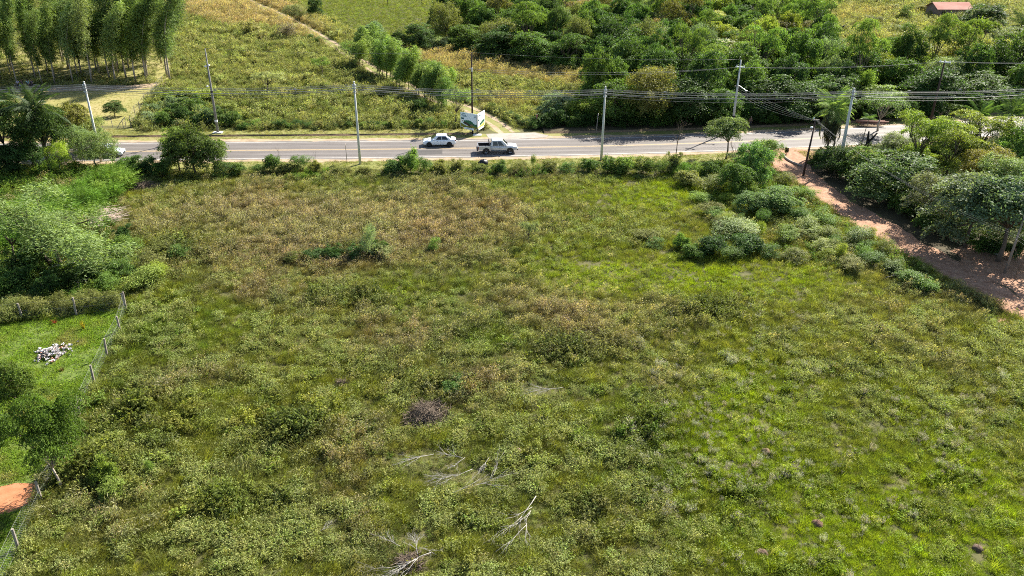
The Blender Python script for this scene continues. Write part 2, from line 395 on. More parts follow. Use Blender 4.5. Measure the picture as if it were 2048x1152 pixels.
# lawns and paths on the left
YARD = [(-160, 655), (40, 640), (150, 630), (252, 612), (238, 655), (218, 700), (192, 755), (160, 820), (124, 905), (80, 975), (38, 1095), (10, 1190), (-160, 1250)]
sheet('yard_lawn', YARD, -0.004, M['yard'], jit=0.25)
sheet('bare_red_earth', [(-60, 990), (30, 968), (76, 968), (62, 1003), (25, 1022), (-60, 1040)], 0.002, M['redpatch'], jit=0.12)
LAWN = [(-250, 196), (0, 186), (100, 180), (240, 178), (318, 170), (305, 185), (292, 208), (272, 246), (262, 268), (150, 279), (-250, 290)]
sheet('roadside_lawn', LAWN, -0.004, M['lawn'], jit=0.4)
PATH = catmull([P(x, y) for x, y in [(-250, 190), (-60, 186), (30, 181), (110, 179), (200, 177), (280, 173), (335, 168)]], 1.0)
ribbon('sandy_path', PATH, 1.6, -1.7, 0.0, M['sand'], jit=0.5, seed=51)
sheet('plantation_floor', [(-250, 183), (40, 174), (200, 171), (338, 163), (345, 120), (300, 95), (-250, 95)], -0.006, M['lawn'], jit=0.5)
FARMEADOW = [(560, -20), (640, 25), (760, 95), (880, 100), (920, 60), (960, -20)]
WOODFLOOR = [(895, 99), (1000, 124), (1100, 141), (1185, 156), (1172, 195), (1080, 222), (1064, 258), (1300, 258), (1500, 252), (1700, 244), (1900, 232), (2200, 205), (2300, 100), (1860, 100), (1780, 118), (1640, 118), (1620, -12), (960, -12), (930, 40)]
sheet('wood_floor', WOODFLOOR, -0.007, M['litter'], jit=0.8)
sheet('far_lane', [(1590, 14), (1700, 3), (1840, -8), (1840, -12), (1690, -4), (1590, 8)], -0.002, M['sand'], jit=0.5)
# puddles in the path
wm = simple('puddle_water', (0.30, 0.33, 0.35), 0.04, spec=1.0)
for q, poly in enumerate(([(74, 180.2), (80, 178.6), (86, 179.2), (85, 181.8), (77, 182.4)], [(87, 180.6), (92, 179), (100, 178.4), (99, 180.4), (92, 181.6)])):
    sheet('puddle', poly, 0.003, wm, jit=0.1, seed=60 + q)

# ------------------------------------------------------------------ plant prototypes (meshes shared by all copies)
WIND = np.array([1.0, 0.15, 0.0])

def norm(a): return a / np.maximum(np.linalg.norm(a, axis=-1, keepdims=True), 1e-9)

def leaf_quads(C, Nn, L, W, rng, axis=None):
    """diamond leaves: centre, normal, length, width; axis = preferred long direction"""
    n = len(C)
    a = rng.normal(size=(n, 3)) if axis is None else axis + rng.normal(size=(n, 3)) * 0.45
    t = norm(a - Nn * np.sum(a * Nn, 1, keepdims=True)); s = np.cross(Nn, t)
    L = np.asarray(L).reshape(-1, 1) * np.ones((n, 1)); W = np.asarray(W).reshape(-1, 1) * np.ones((n, 1))
    fold = Nn * W * 0.18
    V = np.stack([C - t * L * 0.5, C + s * W * 0.5 + fold - t * L * 0.05, C + t * L * 0.5, C - s * W * 0.5 + fold - t * L * 0.05], 1)
    return V.reshape(-1, 3), np.arange(4 * n).reshape(-1, 4)

def blades(base, h, w, lean, rng, nseg=2):
    """curved blades rising from base (n,3); lean (n,3) horizontal displacement at the tip"""
    n = len(base); ang = rng.uniform(0, math.pi, n); s = np.stack([np.cos(ang), np.sin(ang), np.zeros(n)], 1)
    ts = np.linspace(0, 1, nseg + 1); rows = []
    for t in ts:
        c = base + lean * (t ** 1.8) + np.array([0, 0, 1.0]) * (h * (t - 0.22 * t * t))[:, None]
        ww = (w * (1 - 0.85 * t) * 0.5)[:, None]
        rows += [c - s * ww, c + s * ww]
    V = np.stack(rows, 1); k = 2 * (nseg + 1)
    b = np.arange(n)[:, None] * k; Q = np.concatenate([b + np.array([2 * i, 2 * i + 1, 2 * i + 3, 2 * i + 2]) for i in range(nseg)], 0)
    return V.reshape(-1, 3), Q, np.tile(np.arange(n), nseg)

def join(parts):
    V, Q, R = [], [], []; o = 0
    for v, q, r in parts: V.append(v); Q.append(q + o); R.append(r); o += len(v)
    return np.concatenate(V), np.concatenate(Q), np.concatenate(R)

def src_obj(name, V, Q, var, mat):
    return bpy.data.objects.new(name, fastmesh(name, V, Q, mat, var))     # not linked to the scene: only a source for ground cover

def disc(rng, n, r):
    a = rng.uniform(0, 2 * math.pi, n); q = r * np.sqrt(rng.uniform(0, 1, n)); return np.stack([np.cos(a) * q, np.sin(a) * q, np.zeros(n)], 1)

def tuft_grass(seed, n=64, h=0.5, r=0.30, w=0.018, wind=0.30, spread=0.30):
    g = np.random.default_rng(seed); b = disc(g, n, r)
    H = h * g.uniform(0.55, 1.1, n); ln = b * (spread / r) * g.uniform(0.5, 1.4, (n, 1)) + WIND * wind * g.uniform(0.5, 1.4, (n, 1)) * (H / h)[:, None]
    V, Q, i = blades(b, H, np.full(n, w) * g.uniform(0.7, 1.3, n), ln, g)
    return V, Q, g.uniform(0, 1, n)[i]

def tuft_seed(seed, n=34, h=0.85):
    """tall thin stems with feathery seed heads"""
    g = np.random.default_rng(seed); b = disc(g, n, 0.32); H = h * g.uniform(0.6, 1.1, n)
    ln = WIND * 0.45 * g.uniform(0.6, 1.3, (n, 1)) + disc(g, n, 0.2)
    V, Q, i = blades(b, H, np.full(n, 0.012), ln, g); var = g.uniform(0.2, 0.8, n)[i]
    tip = b + ln * 0.92 + np.array([0, 0, 1.0]) * (H * 0.76)[:, None]
    ax = norm(WIND * 0.6 + np.array([0, 0, 0.8])) * np.ones((n, 3))
    v2, q2 = leaf_quads(tip, norm(g.normal(size=(n, 3))), g.uniform(0.13, 0.22, n), 0.035, g, ax * 3)
    v3, q3, r3 = tuft_grass(seed + 50, 30, h * 0.55)
    return join([(V, Q, var), (v2, q2, g.uniform(0.6, 1.0, n)), (v3, q3, r3 * 0.6)])

def weed(seed, stems=14, h=0.55, leaves=9, L=0.08, W=0.034, spread=0.25, rad=0.24):
    g = np.random.default_rng(seed); parts = []
    b = disc(g, stems, rad); H = h * g.uniform(0.6, 1.1, stems); ln = disc(g, stems, spread) + WIND * 0.08
    V, Q, i = blades(b, H, np.full(stems, 0.012), ln, g); parts.append((V, Q, np.full(len(Q), 0.35)))
    t = g.uniform(0.25, 1.02, (stems, leaves)); C = b[:, None] + ln[:, None] * (t ** 1.8)[..., None] + np.array([0, 0, 1.0]) * (H[:, None] * (t - 0.22 * t * t))[..., None]
    out = disc(g, stems * leaves, 1.0); C = C.reshape(-1, 3) + out * L * 0.55
    nn = norm(np.array([0, 0, 1.0]) + g.normal(size=(len(C), 3)) * 0.55)
    v, q = leaf_quads(C, nn, L * g.uniform(0.6, 1.3, len(C)), W * g.uniform(0.7, 1.2, len(C)), g, out * 1.5)
    parts.append((v, q, np.clip(g.normal(0.5, 0.25, len(C)) + (t.ravel() - 0.6) * 0.4, 0, 1)))
    return join(parts)

def plume(seed, n=34, h=0.5, r=0.10):
    g = np.random.default_rng(seed); b = disc(g, n, r); H = h * g.uniform(0.6, 1.1, n)
    V, Q, i = blades(b, H, np.full(n, 0.018), b * 1.0 * g.uniform(0.5, 1.5, (n, 1)) + WIND * 0.06, g)
    k = n * 4; j = g.integers(0, n, k); t = g.uniform(0.55, 1.0, k)
    C = b[j] * (1 + t[:, None]) + np.array([0, 0, 1.0]) * (H[j] * t * 0.82)[:, None] + g.normal(size=(k, 3)) * 0.02 + WIND * 0.05 * t[:, None]
    v, q = leaf_quads(C, norm(g.normal(size=(k, 3))), 0.05, 0.018, g, np.array([0.2, 0, 1.0]) * np.ones((k, 3)))
    return join([(V, Q, g.uniform(0.1, 0.6, n)[i]), (v, q, g.uniform(0.5, 1.0, k))])

def turf(seed, n=40, h=0.09, r=0.3):
    g = np.random.default_rng(seed); b = disc(g, n, r); H = h * g.uniform(0.5, 1.3, n)
    V, Q, i = blades(b, H, np.full(n, 0.035) * g.uniform(0.6, 1.4, n), disc(g, n, 0.09), g, 1)
    return V, Q, g.uniform(0, 1, n)[i]

PROTO = []   # order = index
def reg(v): PROTO.append(v); return len(PROTO) - 1
K = {}
K['grass'] = [reg(tuft_grass(s)) for s in (1, 2, 3)]
K['lush'] = [reg(tuft_grass(s, 70, 0.34, 0.3, 0.024, 0.08, 0.26)) for s in (4, 5)]
K['seed'] = [reg(tuft_seed(s)) for s in (6, 7, 8)]
K['weed'] = [reg(weed(s)) for s in (9, 10, 11, 12)]
K['broad'] = [reg(weed(s, 10, 0.38, 8, 0.12, 0.065, 0.26)) for s in (13, 14)]
K['plume'] = [reg(plume(s)) for s in (15, 16)]
K['turf'] = [reg(turf(s)) for s in (17, 18, 19)]
K['bushy'] = [reg(weed(s, 14, 0.9, 16, 0.10, 0.05, 0.42, 0.3)) for s in (20, 21, 22)]
SRC = bpy.data.collections.new('ground_cover_sources')
for i_, (v_, q_, r_) in enumerate(PROTO):
    SRC.objects.link(src_obj('clump_source_%02d' % i_, v_, q_, r_, M['inst']))

def scatter_group():
    ng = bpy.data.node_groups.new('scatter_clumps', 'GeometryNodeTree')
    ng.interface.new_socket('Geometry', in_out='INPUT', socket_type='NodeSocketGeometry')
    ng.interface.new_socket('Geometry', in_out='OUTPUT', socket_type='NodeSocketGeometry')
    gi = ng.nodes.new('NodeGroupInput'); go = ng.nodes.new('NodeGroupOutput')
    iop = ng.nodes.new('GeometryNodeInstanceOnPoints'); ci = ng.nodes.new('GeometryNodeCollectionInfo')
    ci.inputs['Collection'].default_value = SRC; ci.inputs['Separate Children'].default_value = True; ci.inputs['Reset Children'].default_value = True
    iop.inputs['Pick Instance'].default_value = True
    def att(name, typ):
        n = ng.nodes.new('GeometryNodeInputNamedAttribute'); n.data_type = typ; n.inputs['Name'].default_value = name
        return [o for o in n.outputs if o.enabled and o.name == 'Attribute'][0]
    L = ng.links.new
    L(gi.outputs[0], iop.inputs['Points']); L(ci.outputs[0], iop.inputs['Instance'])
    L(att('idx', 'INT'), iop.inputs['Instance Index']); L(att('rot', 'FLOAT_VECTOR'), iop.inputs['Rotation']); L(att('scl', 'FLOAT_VECTOR'), iop.inputs['Scale'])
    L(iop.outputs[0], go.inputs[0])
    return ng
NG = scatter_group()

def cover(name, label, cat, co, idx, scl, rot, col):
    n = len(co); me = bpy.data.meshes.new(name); me.vertices.add(n); me.vertices.foreach_set('co', np.ascontiguousarray(co, np.float32).ravel())
    def at(nm, typ, key, arr):
        a = me.attributes.new(nm, typ, 'POINT'); a.data.foreach_set(key, np.ascontiguousarray(arr).ravel())
    at('idx', 'INT', 'value', idx.astype(np.int32)); at('rot', 'FLOAT_VECTOR', 'vector', rot.astype(np.float32)); at('scl', 'FLOAT_VECTOR', 'vector', scl.astype(np.float32))
    at('col', 'FLOAT_COLOR', 'color', np.concatenate([col, np.ones((n, 1))], 1).astype(np.float32))
    me.update(); o = link(name, me); md = o.modifiers.new('scatter', 'NODES'); md.node_group = NG
    return tag(o, label, cat, kind='stuff')

# ------------------------------------------------------------------ ground cover, zone by zone
def jgrid(y0, y1, step, margin=90):
    """jittered grid over the part of the ground the camera sees between two depths"""
    ys = np.arange(y0, y1, step); out = []
    for y in ys:
        a = P(-margin, 0).x; d = (y * cF[1] + CAM_H * math.sin(PITCH)) / F_PX
        xs = np.arange((-1024 - margin) * d, (1024 + margin) * d, step)
        out.append(np.stack([xs, np.full(len(xs), y)], 1))
    q = np.concatenate(out); q += RNG.uniform(-0.55, 0.55, q.shape) * step
    return q

ROADNP = np.array([[p.x, p.y] for p in ROAD]); DIRTNP = np.array([[p.x, p.y] for p in DIRT]); TRKNP = np.array([[p.x, p.y] for p in TRK]); PATHNP = np.array([[p.x, p.y] for p in PATH])
def near(q, line, side=False):
    best = np.full(len(q), 1e9); sg = np.zeros(len(q))
    for i in range(0, len(line) - 1):
        a, b_ = line[i], line[i + 1]; ab = b_ - a; t = np.clip(((q - a) @ ab) / (ab @ ab), 0, 1)
        d = q - (a + t[:, None] * ab); dd = np.hypot(d[:, 0], d[:, 1]); m_ = dd < best
        best[m_] = dd[m_]; sg[m_] = np.sign(ab[0] * d[m_, 1] - ab[1] * d[m_, 0])
    return best * sg if side else best

def pick(names, wts, n):
    """choose a kind per point; wts (n,k)"""
    c = np.cumsum(wts, 1); c /= c[:, -1:]; r = RNG.uniform(0, 1, (n, 1)); k = (r > c).sum(1)
    idx = np.zeros(n, int)
    for j, nm in enumerate(names):
        m_ = k == j; ids = np.array(K[nm]); idx[m_] = ids[RNG.integers(0, len(ids), m_.sum())]
    return k, idx

def lerp(a, b_, t): return a + (np.asarray(b_) - a) * t[:, None]

def finish(name, label, cat, q, idx, size, col, windy=0.5, z=None, tilt=0.12):
    n = len(q); rz = np.where(RNG.uniform(0, 1, n) < windy, RNG.normal(0, 0.5, n), RNG.uniform(0, 6.28, n))
    rot = np.stack([RNG.normal(0, tilt, n), RNG.normal(0, tilt, n), rz], 1)
    s = size * RNG.uniform(0.75, 1.3, n); scl = np.stack([s, s, s * RNG.uniform(0.8, 1.25, n)], 1)
    co = np.concatenate([q, (np.zeros(n) if z is None else z)[:, None]], 1)
    col = np.clip(col * np.exp(RNG.normal(0, 0.17, (n, 1))) * RNG.uniform(0.92, 1.08, (n, 3)), 0.004, 0.9)
    return cover(name, label, cat, co, idx, scl, rot, col)

C_OLIVE, C_TAN, C_GREEN, C_YEL, C_DARK = (0.205, 0.222, 0.043), (0.24, 0.195, 0.125), (0.12, 0.18, 0.026), (0.25, 0.325, 0.020), (0.04, 0.068, 0.013)
C_PALE, C_GREY, C_RUST = (0.28, 0.31, 0.115), (0.26, 0.25, 0.235), (0.19, 0.125, 0.075)

# --- main field between the camera and the road
FIELD = [(-200, 1400), (-200, 1250), (10, 1190), (38, 1100), (80, 985), (124, 912), (160, 826), (192, 760), (218, 706), (238, 660), (254, 616), (150, 632), (40, 645), (-200, 662), (-200, 350), (230, 344), (700, 341), (1210, 332), (1460, 324), (1540, 326), (1575, 352), (1640, 402), (1730, 468), (1850, 532), (1960, 592), (2060, 650), (2250, 770), (2250, 1400)]
q = np.concatenate([jgrid(27, 44, 0.18), jgrid(44, 62, 0.21), jgrid(62, 82, 0.25), jgrid(82, 107, 0.30)])
px, py = proj(np.c_[q, np.zeros(len(q))]); k_ = inpoly(px, py, FIELD); q, px, py = q[k_], px[k_], py[k_]
X, Y = q[:, 0], q[:, 1]
n1, n2, n3, n4 = vnoise(X, Y, 7, 1), vnoise(X, Y, 2.6, 2), vnoise(X, Y, 0.9, 3), vnoise(X, Y, 13, 4)
n5 = vnoise(X, Y, 0.30, 5)
gap = (n3 * 0.45 + n2 * 0.25 + n5 * 0.3)
k_ = gap > 0.27 + 0.12 * RNG.uniform(-1, 1, len(q)); q, px, py, X, Y, n1, n2, n3, n4, n5 = [a[k_] for a in (q, px, py, X, Y, n1, n2, n3, n4, n5)]
n = len(q)
T = np.clip(0.72 * ell(px, py, 520, 430, 360, 85) + 0.55 * ell(px, py, 880, 430, 320, 80) + 0.25 * ell(px, py, 900, 660, 450, 110) + 0.25 * ell(px, py, 1250, 720, 350, 90) + 0.55 * ell(px, py, 1090, 600, 130, 45) + 0.5 * ell(px, py, 640, 470, 300, 60) + 0.4 * ell(px, py, 1360, 770, 90, 50) + 0.4 * ell(px, py, 1240, 640, 300, 60) + (n1 - 0.56) * 0.8 + (n2 - 0.5) * 0.5, 0, 1)
YL = np.clip((1.0 * ell(px, py, 1330, 555, 210, 38) + 0.8 * ell(px, py, 1210, 555, 80, 30) + 1.2 * ell(px, py, 1470, 860, 110, 120) + 1.35 * ell(px, py, 1760, 1090, 260, 90) + 0.8 * ell(px, py, 1960, 1010, 110, 90) + 0.7 * ell(px, py, 1340, 390, 170, 38) + 0.7 * ell(px, py, 800, 592, 22, 10) + 0.5 * ell(px, py, 1600, 560, 120, 40) + 0.5 * ell(px, py, 1800, 950, 250, 160)) * (0.5 + 1.4 * n2), 0, 1)
WD = np.clip(0.35 + 0.45 * np.clip((py - 500) / 300, 0, 1) - 0.25 * np.clip((px - 1150) / 400, 0, 1) + 0.5 * ell(px, py, 1800, 680, 230, 110) + (n2 - 0.5) * 0.7, 0.03, 1)
LU = np.clip(YL * 1.2 + 0.45 * np.clip((px - 1150) / 500, 0, 1) * np.clip((py - 600) / 300, 0, 1), 0, 1)
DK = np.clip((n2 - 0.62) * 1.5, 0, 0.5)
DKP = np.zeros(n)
# dark shrubs, and dark hollows whose shade is put into the plant colour
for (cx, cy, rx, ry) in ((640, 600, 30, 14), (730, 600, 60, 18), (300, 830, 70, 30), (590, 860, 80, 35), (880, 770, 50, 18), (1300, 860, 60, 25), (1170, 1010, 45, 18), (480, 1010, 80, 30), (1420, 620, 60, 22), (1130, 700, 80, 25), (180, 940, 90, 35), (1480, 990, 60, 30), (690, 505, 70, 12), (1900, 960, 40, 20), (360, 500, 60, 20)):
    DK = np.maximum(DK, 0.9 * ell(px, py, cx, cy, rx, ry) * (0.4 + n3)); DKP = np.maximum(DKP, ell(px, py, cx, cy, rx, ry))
PL = 0.0 + 0.10 * ell(px, py, 1700, 900, 330, 110) + 0.06 * ell(px, py, 1350, 870, 250, 200) + 0.05 * ell(px, py, 1600, 1080, 200, 60)
PL = PL * (n2 > 0.42) * 2.2 * (px > 1250)
kinds = ['grass', 'seed', 'lush', 'weed', 'broad', 'plume', 'bushy']
w_ = np.stack([0.55 + 0.3 * T, 0.012 + 0.7 * T ** 1.5, 0.05 + 0.9 * LU, 0.85 * WD * (1 - 0.7 * T) * (1 - 0.6 * YL), 0.10 * WD * (1 - T), PL, 0.02 * WD + 0.5 * DKP], 1)
sp = np.clip((vnoise(X, Y, 1.7, 6) * 0.65 + n3 * 0.35 - 0.46) / 0.08, 0, 1)   # where weeds stand in stands of their own
w_[:, 3] *= 0.25 + 1.9 * sp; w_[:, 4] *= 0.3 + 2.2 * sp; w_[:, 0] *= 1.4 - 0.95 * sp
k, idx = pick(kinds, w_, n)
col = np.tile(np.array(C_OLIVE), (n, 1))
col = lerp(col, C_GREEN, np.clip((n4 - 0.45) * 1.6 + (n3 - 0.5) * 0.8, 0, 0.8)); col = lerp(col, C_TAN, T * 0.68); col = lerp(col, C_RUST, np.clip((n1 - 0.5) * 2.2 * T + 0.6 * ell(px, py, 1100, 610, 110, 35) * n2, 0, 0.7))
col = lerp(col, C_YEL, YL * 0.9)
col = np.where((k == 1)[:, None], lerp(col, (0.27, 0.225, 0.165), np.full(n, 0.5)), col)
col = np.where((k == 3)[:, None], lerp(col, C_PALE, np.clip(0.25 + 0.75 * n3 - 0.3 * YL, 0, 1)), col)
col = np.where((k == 4)[:, None], lerp(col, C_GREEN, np.full(n, 0.7)), col)
col = np.where((k == 5)[:, None], np.array(C_GREY) * np.ones((n, 3)), col)
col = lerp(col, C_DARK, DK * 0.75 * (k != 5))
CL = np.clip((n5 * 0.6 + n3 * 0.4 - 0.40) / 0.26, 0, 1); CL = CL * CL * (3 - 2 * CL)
col = lerp(col, (0.05, 0.072, 0.014), 0.40 * (1 - CL) * (k != 5) * (1 - 0.5 * YL))  # short plants coloured darker, painting shade into the gaps between taller clumps
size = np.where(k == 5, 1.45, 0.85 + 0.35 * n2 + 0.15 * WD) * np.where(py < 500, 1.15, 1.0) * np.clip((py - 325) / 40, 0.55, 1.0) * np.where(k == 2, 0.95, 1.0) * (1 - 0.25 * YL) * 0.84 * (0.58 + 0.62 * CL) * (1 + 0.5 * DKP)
for (cx, cy, rx, ry) in ((856, 828, 62, 26), (1058, 1040, 45, 60), (830, 918, 70, 26), (905, 940, 70, 40), (965, 962, 75, 30), (1085, 780, 55, 20), (810, 1105, 75, 50), (1636, 1048, 22, 14), (1037, 906, 15, 12), (1524, 1106, 22, 14), (1955, 1096, 22, 14), (208, 430, 50, 35), (292, 372, 45, 12), (660, 1050, 30, 20)):
    size = size * (1 - 0.5 * np.exp(-(((px - cx) / rx) ** 2 + ((py - cy) / ry) ** 2) ** 2))
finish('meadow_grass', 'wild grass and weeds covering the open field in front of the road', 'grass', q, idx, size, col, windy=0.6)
print('field', n)

# --- everything beyond the road
q = np.concatenate([jgrid(109, 150, 0.42, 120), jgrid(150, 200, 0.52, 120), jgrid(200, 300, 0.68, 120)])
px, py = proj(np.c_[q, np.zeros(len(q))])
rd = near(q, ROADNP, True); tr = near(q, TRKNP)
ok = (rd > 9.0) & (tr > 1.9) & ~inpoly(px, py, LAWN) & ~inpoly(px, py, WOODFLOOR) & (near(q, PATHNP) > 2.0)
plant = inpoly(px, py, [(-300, 186), (40, 176), (200, 172), (338, 163), (350, 110), (300, 60), (-300, 60)])
ok &= ~(plant & (RNG.uniform(0, 1, len(q)) < 0.62))
q, px, py, rd = q[ok], px[ok], py[ok], rd[ok]; X, Y = q[:, 0], q[:, 1]; n = len(q)
n1, n2, n3 = vnoise(X, Y, 11, 21), vnoise(X, Y, 3.5, 22), vnoise(X, Y, 1.4, 23)
TANW = np.clip(1.1 * inpoly(px, py, [(330, -60), (500, -60), (600, 30), (660, 95), (560, 60), (450, 55), (340, 22)]) + 0.9 * inpoly(px, py, [(770, 98), (900, 104), (1190, 150), (1160, 178), (960, 150), (840, 130)]) + 0.7 * ell(px, py, 1010, 205, 60, 16) + 0.9 * ell(px, py, 620, 62, 50, 20) + 0.8 * ell(px, py, 1700, 30, 90, 14) + 0.7 * ell(px, py, 1770, 92, 80, 16) + 0.35 * (n1 - 0.4), 0, 1)
GRN = np.clip(0.9 * ell(px, py, 420, 45, 90, 9) + 0.8 * ell(px, py, 760, 30, 120, 25) + 0.8 * ell(px, py, 400, 215, 120, 30) + 0.7 * ell(px, py, 620, 215, 260, 30) + 0.7 * ell(px, py, 1060, 180, 120, 20) + 0.9 * ell(px, py, 1760, 8, 60, 8) + 0.6 * (n1 - 0.5), 0, 1)
MEAD = inpoly(px, py, [(520, -60), (600, 10), (690, 62), (780, 100), (900, 100), (960, 0), (1000, -60)])
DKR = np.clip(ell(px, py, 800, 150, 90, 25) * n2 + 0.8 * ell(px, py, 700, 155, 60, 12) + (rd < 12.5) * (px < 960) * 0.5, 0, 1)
kinds = ['grass', 'seed', 'weed', 'bushy', 'turf']
far = np.clip((Y - 150) / 60, 0, 1)
w_ = np.stack([0.5 + 0 * n1, 0.05 + 0.9 * TANW, 0.6 * (1 - TANW), 0.75 * (1 - TANW) * (1 - MEAD) * (0.2 + n2), 0.1 + 1.6 * MEAD], 1)
k, idx = pick(kinds, w_, n)
col = np.tile(np.array((0.18, 0.205, 0.05)), (n, 1)); col = lerp(col, (0.12, 0.165, 0.035), GRN * 0.85); col = lerp(col, (0.31, 0.235, 0.135), TANW * 0.85)
col = np.where(((k == 3) | (k == 2))[:, None], lerp(col, (0.30, 0.31, 0.13), np.clip(n3 * 1.2 - 0.15 - GRN * 0.4, 0, 0.9)), col)
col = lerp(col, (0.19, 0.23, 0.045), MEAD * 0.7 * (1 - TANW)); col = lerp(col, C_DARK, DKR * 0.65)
n5 = vnoise(X, Y, 0.9, 24); CL = np.clip((n5 * 0.6 + n3 * 0.4 - 0.34) / 0.34, 0, 1); col = lerp(col, (0.06, 0.09, 0.02), 0.5 * (1 - CL) * (1 - 0.7 * TANW)); col = lerp(col, (0.30, 0.30, 0.13), 0.35 * CL * (1 - TANW) * (1 - MEAD))  # gap shade put into the colour of low plants; taller clumps made paler
size = np.where(k == 4, 1.6, (1.25 + 0.5 * n2) * (0.5 + 0.7 * CL)) * (1 + 0.35 * far) * np.where(k == 3, 0.95, 1.0) * np.where(MEAD & (k != 4), 0.55, 1.0) * np.where(plant[ok], 0.7, 1.0)
finish('far_meadow_grass', 'pale weeds and grass of the fields beyond the road', 'grass', q, idx, size, col, windy=0.6)
print('far', n)

# --- undergrowth in the wood and under the trees along the dirt road
q = np.concatenate([jgrid(62, 116, 0.62, 120), jgrid(116, 300, 1.1, 60)]); px, py = proj(np.c_[q, np.zeros(len(q))]); rd = near(q, ROADNP, True)
LANE = [(1640, 332), (1700, 366), (1800, 424), (1880, 472), (1950, 476), (2100, 495), (2300, 560), (2300, 230), (2048, 262), (1900, 277), (1700, 296), (1640, 305), (1610, 330)]
m1 = inpoly(px, py, WOODFLOOR) & (rd > 9.5); m2 = inpoly(px, py, LANE) & (rd < -5.5)
m3 = inpoly(px, py, [(-200, 345), (240, 335), (250, 380), (220, 470), (230, 560), (240, 605), (150, 625), (-200, 650)])
mc = inpoly(px, py, [(1390, 395), (1480, 335), (1560, 345), (1640, 405), (1740, 472), (1860, 545), (1800, 560), (1700, 545), (1560, 515), (1470, 500), (1400, 440)])
hb = (rd < -8.6) & (rd > -12.5) & (px < 1500) & (px > 440) & (vnoise(q[:, 0], q[:, 1], 2.2, 83) > 0.55) & ~((np.abs(px - 715) < 55)); m3 |= hb
m3 |= mc & (vnoise(q[:, 0], q[:, 1], 1.8, 84) > 0.5); m_ = m1 | m2 | m3; q = q[m_]; mc = mc[m_]; m2 = m2[m_]; m3 = m3[m_]; n = len(q); nn = vnoise(q[:, 0], q[:, 1], 4, 81)
k, idx = pick(['bushy', 'broad', 'weed'], np.tile(np.array([0.75, 0.1, 0.15]), (n, 1)), n)
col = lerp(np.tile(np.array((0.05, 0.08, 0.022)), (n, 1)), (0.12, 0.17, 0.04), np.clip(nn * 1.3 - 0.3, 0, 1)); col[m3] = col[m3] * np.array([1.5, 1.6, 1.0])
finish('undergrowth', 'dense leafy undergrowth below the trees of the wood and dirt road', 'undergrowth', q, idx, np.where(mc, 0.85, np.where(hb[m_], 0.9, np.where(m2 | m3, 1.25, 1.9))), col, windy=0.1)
print('under', n)

# --- mown grass: verges, lawns and the fenced yard
parts = []
q = jgrid(95, 118, 0.34, 150); rd = near(q, ROADNP, True); px, py = proj(np.c_[q, np.zeros(len(q))])
m1 = (rd < -5.0 - 0.5 * vnoise(q[:, 0], q[:, 1], 2, 71)) & (rd > -9.5) & (near(q, DIRTNP) > 3.2); parts.append((q[m1], np.zeros(m1.sum()), (0.17, 0.19, 0.05), 1.0))
m2 = (rd > 5.2 + 0.5 * vnoise(q[:, 0], q[:, 1], 2, 72)) & (rd < 6.6) & (px < 950); parts.append((q[m2], np.zeros(m2.sum()), (0.21, 0.205, 0.07), 0.7))
m3 = (rd > 7.0) & (rd < 10.2) & (px < 950); parts.append((q[m3], np.full(m3.sum(), 0.2), (0.22, 0.215, 0.075), 0.8))
q = jgrid(112, 150, 0.5, 150); px, py = proj(np.c_[q, np.zeros(len(q))])
m4 = inpoly(px, py, LAWN) & (near(q, ROADNP) > 10.5); parts.append((q[m4], np.zeros(m4.sum()), (0.26, 0.24, 0.085), 0.6))
q = jgrid(28, 62, 0.2, 150); px, py = proj(np.c_[q, np.zeros(len(q))])
m5 = inpoly(px, py, YARD) & ~inpoly(px, py, [(-60, 985), (30, 962), (80, 962), (66, 1008), (25, 1028), (-60, 1045)]); yq = q[m5]
parts.append((yq, np.zeros(len(yq)), (0.17, 0.255, 0.03), 1.15))
q = np.concatenate([p[0] for p in parts]); z = np.concatenate([p[1] for p in parts])
col = np.concatenate([np.tile(np.array(p[2]), (len(p[0]), 1)) for p in parts]); size = np.concatenate([np.full(len(p[0]), p[3]) for p in parts])
nn = vnoise(q[:, 0], q[:, 1], 1.6, 73); col = lerp(col, (0.27, 0.225, 0.10), np.clip((nn - 0.6) * 2, 0, 0.8)); ids = np.array(K['turf'])
keep = nn + RNG.uniform(-0.3, 0.3, len(q)) > 0.28
finish('mown_grass', 'short grass of the road verges, roadside lawn and fenced yard', 'grass', q[keep], ids[RNG.integers(0, 3, keep.sum())], size[keep], col[keep], windy=0.1, z=z[keep])
print('turf', len(q))

# ------------------------------------------------------------------ trees and shrubs
def sphere_dirs(g, n, zmin=-0.35):
    d = norm(g.normal(size=(n * 3, 3))); d = d[d[:, 2] > zmin]
    while len(d) < n: d = np.concatenate([d, d])
    return d[:n]

